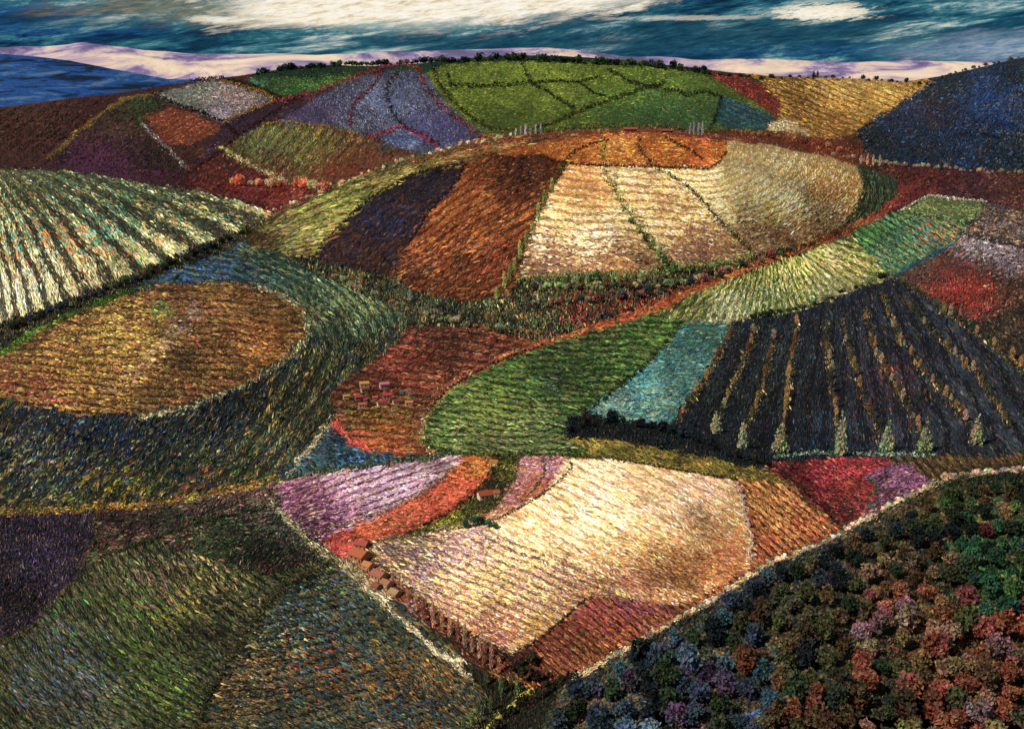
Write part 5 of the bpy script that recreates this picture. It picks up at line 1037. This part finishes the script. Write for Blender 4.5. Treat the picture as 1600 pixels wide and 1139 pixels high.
house('farm_house', 592, 906, 23, .8, .38, -40, 'b08868', '9c604c', 'brown walled house with salmon roof, middle of the farm track row', group=CG)
house('farm_house', 604, 918, 16, .9, .5, -40, 'b89070', '9c6c50', 'tan gabled house near the lower end of the farm track row', group=CG, nwin=1)
house('farm_house', 588, 920, 14, .9, .4, -40, '946c58', '84503c', 'small dark brown house on the outer side of the farm track row', group=CG, nwin=1)
house('farm_house', 617, 932, 17, .9, .4, -42, 'a88468', 'a08060', 'last low house of the farm track row, next to the poplars', group=CG, nwin=1)
house('farmstead', 757, 780, 20, .8, .42, 20, 'e0c8a8', '94482c', 'white walled farmhouse with brown red roof in the olive strip', chimney=True)
house('farm_barn', 775, 776, 10, 1.2, .75, 14, 'e0c0a4', 'a0583c', 'tall narrow white gabled barn right of the farmhouse', cat='barn', chimney=False, nwin=1)
house('farm_cottage', 772, 728, 13, .9, .5, -20, 'e0b884', '9c6838', 'small cream cottage at the top of the olive strip', nwin=1)
house('long_barn', 985, 206, 20, .35, .2, 0, '8c5440', '904838', 'left long red roofed barn on the mound crest', cat='barn', group='red barns on the mound crest', chimney=False)
house('long_barn', 1042, 208, 18, .35, .2, 0, '8c5440', '884434', 'right long red roofed barn on the mound crest', cat='barn', group='red barns on the mound crest', chimney=False)

# ------------------------------------------------------------------ far mountains
def range_mesh(name, line, Y, depth, base_z, seed, amp, mats, label):
    """a ridge with its crest on the given skyline at distance Y, falling to the plain on both sides"""
    L = np.array(line, float); nx, ny = 420, 60
    px = np.linspace(L[0, 0], L[-1, 0], nx); py = np.interp(px, L[:, 0], L[:, 1])
    a, b = ray(px, py)
    V = []
    t = np.linspace(-1, 1, ny)
    zc = CH + b * Y
    for j, tt in enumerate(t):
        y = Y + tt * depth
        prof = (1 - abs(tt)) ** 1.15
        x = a * Y * (1 + tt * .1)
        nz = (fbm(x / 900, np.full(nx, y / 1100), seed, 4) - .5) * amp * (1 - prof * .82) * 2 * (prof ** .3)
        z = base_z + (zc - base_z) * prof + nz
        V.append(np.stack([x, np.full(nx, y), z], 1))
    V = np.concatenate(V)
    q = np.arange((ny - 1) * nx).reshape(ny - 1, nx)[:, :-1].ravel()
    F = np.stack([q, q + 1, q + 1 + nx, q + nx], 1)
    me = mesh_np(name, V, F, None, True)
    o = link(name, me, mats); return tag(o, label, 'mountains', kind='structure')
def range_mat(name, cols, sx, sz):
    m, nt, b = newmat(name); b.inputs['Roughness'].default_value = 1
    g = N(nt, 'ShaderNodeNewGeometry'); mp = N(nt, 'ShaderNodeMapping'); mp.inputs['Scale'].default_value = (sx, sx * .6, sz); mp.inputs['Rotation'].default_value = (0, .25, .2)
    no = N(nt, 'ShaderNodeTexNoise'); no.inputs['Scale'].default_value = 1; no.inputs['Detail'].default_value = 9; no.inputs['Roughness'].default_value = .68; no.inputs['Distortion'].default_value = .6
    nt.links.new(g.outputs['Position'], mp.inputs[0]); nt.links.new(mp.outputs[0], no.inputs['Vector'])
    cr = N(nt, 'ShaderNodeValToRGB'); el = cr.color_ramp.elements
    for i, (p, c) in enumerate(cols):
        e = el[i] if i < 2 else el.new(p)
        e.position = p; e.color = (*lin(c), 1)
    nt.links.new(no.outputs['Fac'], cr.inputs[0]); nt.links.new(cr.outputs[0], b.inputs['Base Color'])
    bp = N(nt, 'ShaderNodeBump'); bp.inputs['Strength'].default_value = .5; bp.inputs['Distance'].default_value = 60
    nt.links.new(no.outputs['Fac'], bp.inputs['Height']); nt.links.new(bp.outputs[0], b.inputs['Normal'])
    return m
MM1 = range_mat('snow_slopes', [(.41, '5c5474'), (.46, '84749c'), (.50, 'b09cac'), (.54, 'd0b8a8'), (.60, 'e0ccb4')], .0009, .004)  # lilac stops paint shaded snow into the colour, cream stops lit snow
range_mesh('mountains', [(-500,82),(-200,74),(0,71),(60,70),(100,66),(126,62),(160,66),(200,70),(250,76),(330,82),(430,80),(500,84),(600,80),(700,77),(780,73),(850,71),(930,80),(1000,90),(1100,94),(1200,90),(1280,94),(1400,98),(1500,96),(1600,95),(2100,100)], 13000, 2400, -60, 71, 240, MM1, 'pale snowy mountain range along the horizon')
MM2 = range_mat('blue_slopes', [(.41, '0c1c2c'), (.46, '14345c'), (.50, '1c509c'), (.53, '20344c'), (.57, '2c5c94'), (.62, '54687c')], .003, .022)
range_mesh('hills', [(-500,74),(-100,84),(0,82),(60,86),(110,92),(150,100),(190,108),(225,115),(262,122),(330,121),(420,124),(520,130),(600,140)], 8600, 1500, -60, 81, 120, MM2, 'dark blue far hills below the snowy range at the left')

# ------------------------------------------------------------------ light and sky
SUN = np.array([-.60, -.36, .72]); SUN = SUN / np.linalg.norm(SUN)
elev = math.asin(SUN[2]); azim = math.atan2(SUN[0], SUN[1])
from mathutils import Vector
sd = bpy.data.lights.new('sun', 'SUN'); so = bpy.data.objects.new('sun', sd); COL.objects.link(so)
sd.energy = 4.2; sd.angle = math.radians(.6); sd.color = (1, .93, .82)
so.rotation_euler = Vector(SUN).to_track_quat('Z', 'Y').to_euler()
so.location = (0, 0, 900)
w = bpy.data.worlds.new('World'); S.world = w; w.use_nodes = True
nt = w.node_tree; bg = nt.nodes['Background']
sky = N(nt, 'ShaderNodeTexSky', sky_type='NISHITA'); sky.sun_disc = False; sky.sun_elevation = elev; sky.sun_rotation = azim
tc = N(nt, 'ShaderNodeTexCoord'); sx = N(nt, 'ShaderNodeSeparateXYZ'); nt.links.new(tc.outputs['Generated'], sx.inputs[0])
def M(op, a, b=None, c=None, clamp=False):
    n_ = N(nt, 'ShaderNodeMath', operation=op); n_.use_clamp = clamp
    for i, v in enumerate((a, b, c)):
        if v is None: continue
        if isinstance(v, (int, float)): n_.inputs[i].default_value = v
        else: nt.links.new(v, n_.inputs[i])
    return n_.outputs[0]
az = M('ARCTAN2', sx.outputs[0], sx.outputs[1]); el = M('ARCSINE', sx.outputs[2])
def AZ(px): return math.atan((px - 800) / FP)
def EL(py): return math.atan(CP * 0 + math.tan(math.atan((569.5 - py) / FP) - PITCH))
def noise(sa, se, detail=6, rough=.6, off=0, dist=.4):
    cb = N(nt, 'ShaderNodeCombineXYZ')
    shear = M('ADD', M('MULTIPLY', az, sa), M('MULTIPLY', el, -sa * 1.2))
    nt.links.new(shear, cb.inputs[0]); nt.links.new(M('MULTIPLY', M('SUBTRACT', el, M('MULTIPLY', az, .10)), se), cb.inputs[1]); cb.inputs[2].default_value = off
    n_ = N(nt, 'ShaderNodeTexNoise'); n_.inputs['Scale'].default_value = 1; n_.inputs['Detail'].default_value = detail; n_.inputs['Roughness'].default_value = rough; n_.inputs['Distortion'].default_value = dist
    nt.links.new(cb.outputs[0], n_.inputs['Vector']); return n_.outputs['Fac']
def blob(px, py, rx, ry, n_=None, k=1.3, soft=.5):
    dx = M('DIVIDE', M('SUBTRACT', az, AZ(px)), rx / FP); dy = M('DIVIDE', M('SUBTRACT', el, EL(py)), ry / FP)
    r = M('SQRT', M('ADD', M('MULTIPLY', dx, dx), M('MULTIPLY', dy, dy)))
    if n_ is not None: r = M('ADD', r, M('MULTIPLY', M('SUBTRACT', n_, .5), k * 2))
    return M('DIVIDE', M('SUBTRACT', 1.0, r), soft, clamp=True)
def ramp(fac, cols):
    cr = N(nt, 'ShaderNodeValToRGB'); e = cr.color_ramp.elements
    for i, (p, c) in enumerate(cols):
        q = e[i] if i < 2 else e.new(p)
        q.position = p; q.color = (*lin(c), 1)
    nt.links.new(fac, cr.inputs[0]); return cr.outputs[0]
def mix(f, a, b):
    m = N(nt, 'ShaderNodeMix', data_type='RGBA'); nt.links.new(f, m.inputs[0]); nt.links.new(a, m.inputs[6]); nt.links.new(b, m.inputs[7]); return m.outputs[2]
fine = noise(60, 300, 10, .8, 3.1, .2); mid = noise(14, 85, 10, .76, 9.4, .3); big = noise(4, 30, 5, .55, 17.7)
teal = ramp(mid, [(.38, '0c2234'), (.44, '143c58'), (.49, '245868'), (.54, '3c7480'), (.59, '84a0a4'), (.66, 'd0d0c0')])
cream = ramp(fine, [(.34, 'b8a888'), (.43, 'e4d4b4'), (.5, 'f8f0dc'), (.60, 'fffaf0')])
olive = ramp(fine, [(.3, '344038'), (.45, '5c6c60'), (.55, '847c68'), (.68, 'b8ac90')])
navy = ramp(fine, [(.3, '0c2030'), (.45, '163c50'), (.55, '1f4c60'), (.7, '3c6c7c')])
lilac = ramp(fine, [(.3, '3c5878'), (.45, '6c84a0'), (.55, '98a8bc'), (.7, 'c8ccd4')])
c = teal
blue = ramp(mid, [(.40, '0c2040'), (.47, '1c4880'), (.52, '2c5c80'), (.58, '5c8494')])
c = mix(M('MULTIPLY', blob(60, 40, 230, 30, mid, 1.6, .6), .8), c, blue)
c = mix(M('MULTIPLY', blob(1250, 78, 260, 14, mid, 1.6, .6), .6), c, blue)
c = mix(M('MULTIPLY', blob(290, 20, 190, 24, mid, 1.6, .6), .75), c, olive)
c = mix(M('MULTIPLY', blob(1120, 52, 420, 26, mid, 1.2, .6), .85), c, navy)
c = mix(M('MULTIPLY', blob(1560, 80, 190, 24, mid, 1.6, .6), .8), c, lilac)
c = mix(M('MULTIPLY', blob(150, 40, 160, 14, fine, 1.2, .6), .55), c, navy)
c = mix(blob(620, 2, 290, 50, mid, 1.4, .5), c, cream)
c = mix(blob(880, -4, 150, 22, mid, 1.5, .45), c, cream)
c = mix(M('MULTIPLY', blob(900, 68, 620, 22, mid, 1.0, .7), .8), c, navy)
c = mix(blob(480, 18, 110, 20, fine, 1.4, .5), c, cream)
c = mix(blob(1262, 24, 74, 13, fine, 2.2, .35), c, cream)
c = mix(M('MULTIPLY', blob(1060, 30, 150, 4, fine, 2.0, .5), .45), c, cream)
c = mix(M('MULTIPLY', blob(360, 34, 50, 7, fine, 1.6, .5), .8), c, cream)
# painterly cloud deck over the clear sky: the physical sky stays as the lighter overhead light
up = M('MULTIPLY', M('SUBTRACT', el, .12), 3.0, clamp=True)
skys = N(nt, 'ShaderNodeVectorMath', operation='SCALE'); nt.links.new(sky.outputs[0], skys.inputs[0]); skys.inputs['Scale'].default_value = .65
cs = N(nt, 'ShaderNodeVectorMath', operation='SCALE'); nt.links.new(c, cs.inputs[0]); cs.inputs['Scale'].default_value = 1 / .1
fin = mix(up, cs.outputs[0], skys.outputs[0])
nt.links.new(fin, bg.inputs[0]); bg.inputs[1].default_value = .1
S.view_settings.view_transform = 'Standard'; S.view_settings.look = 'None'; S.view_settings.exposure = 0; S.view_settings.gamma = 1
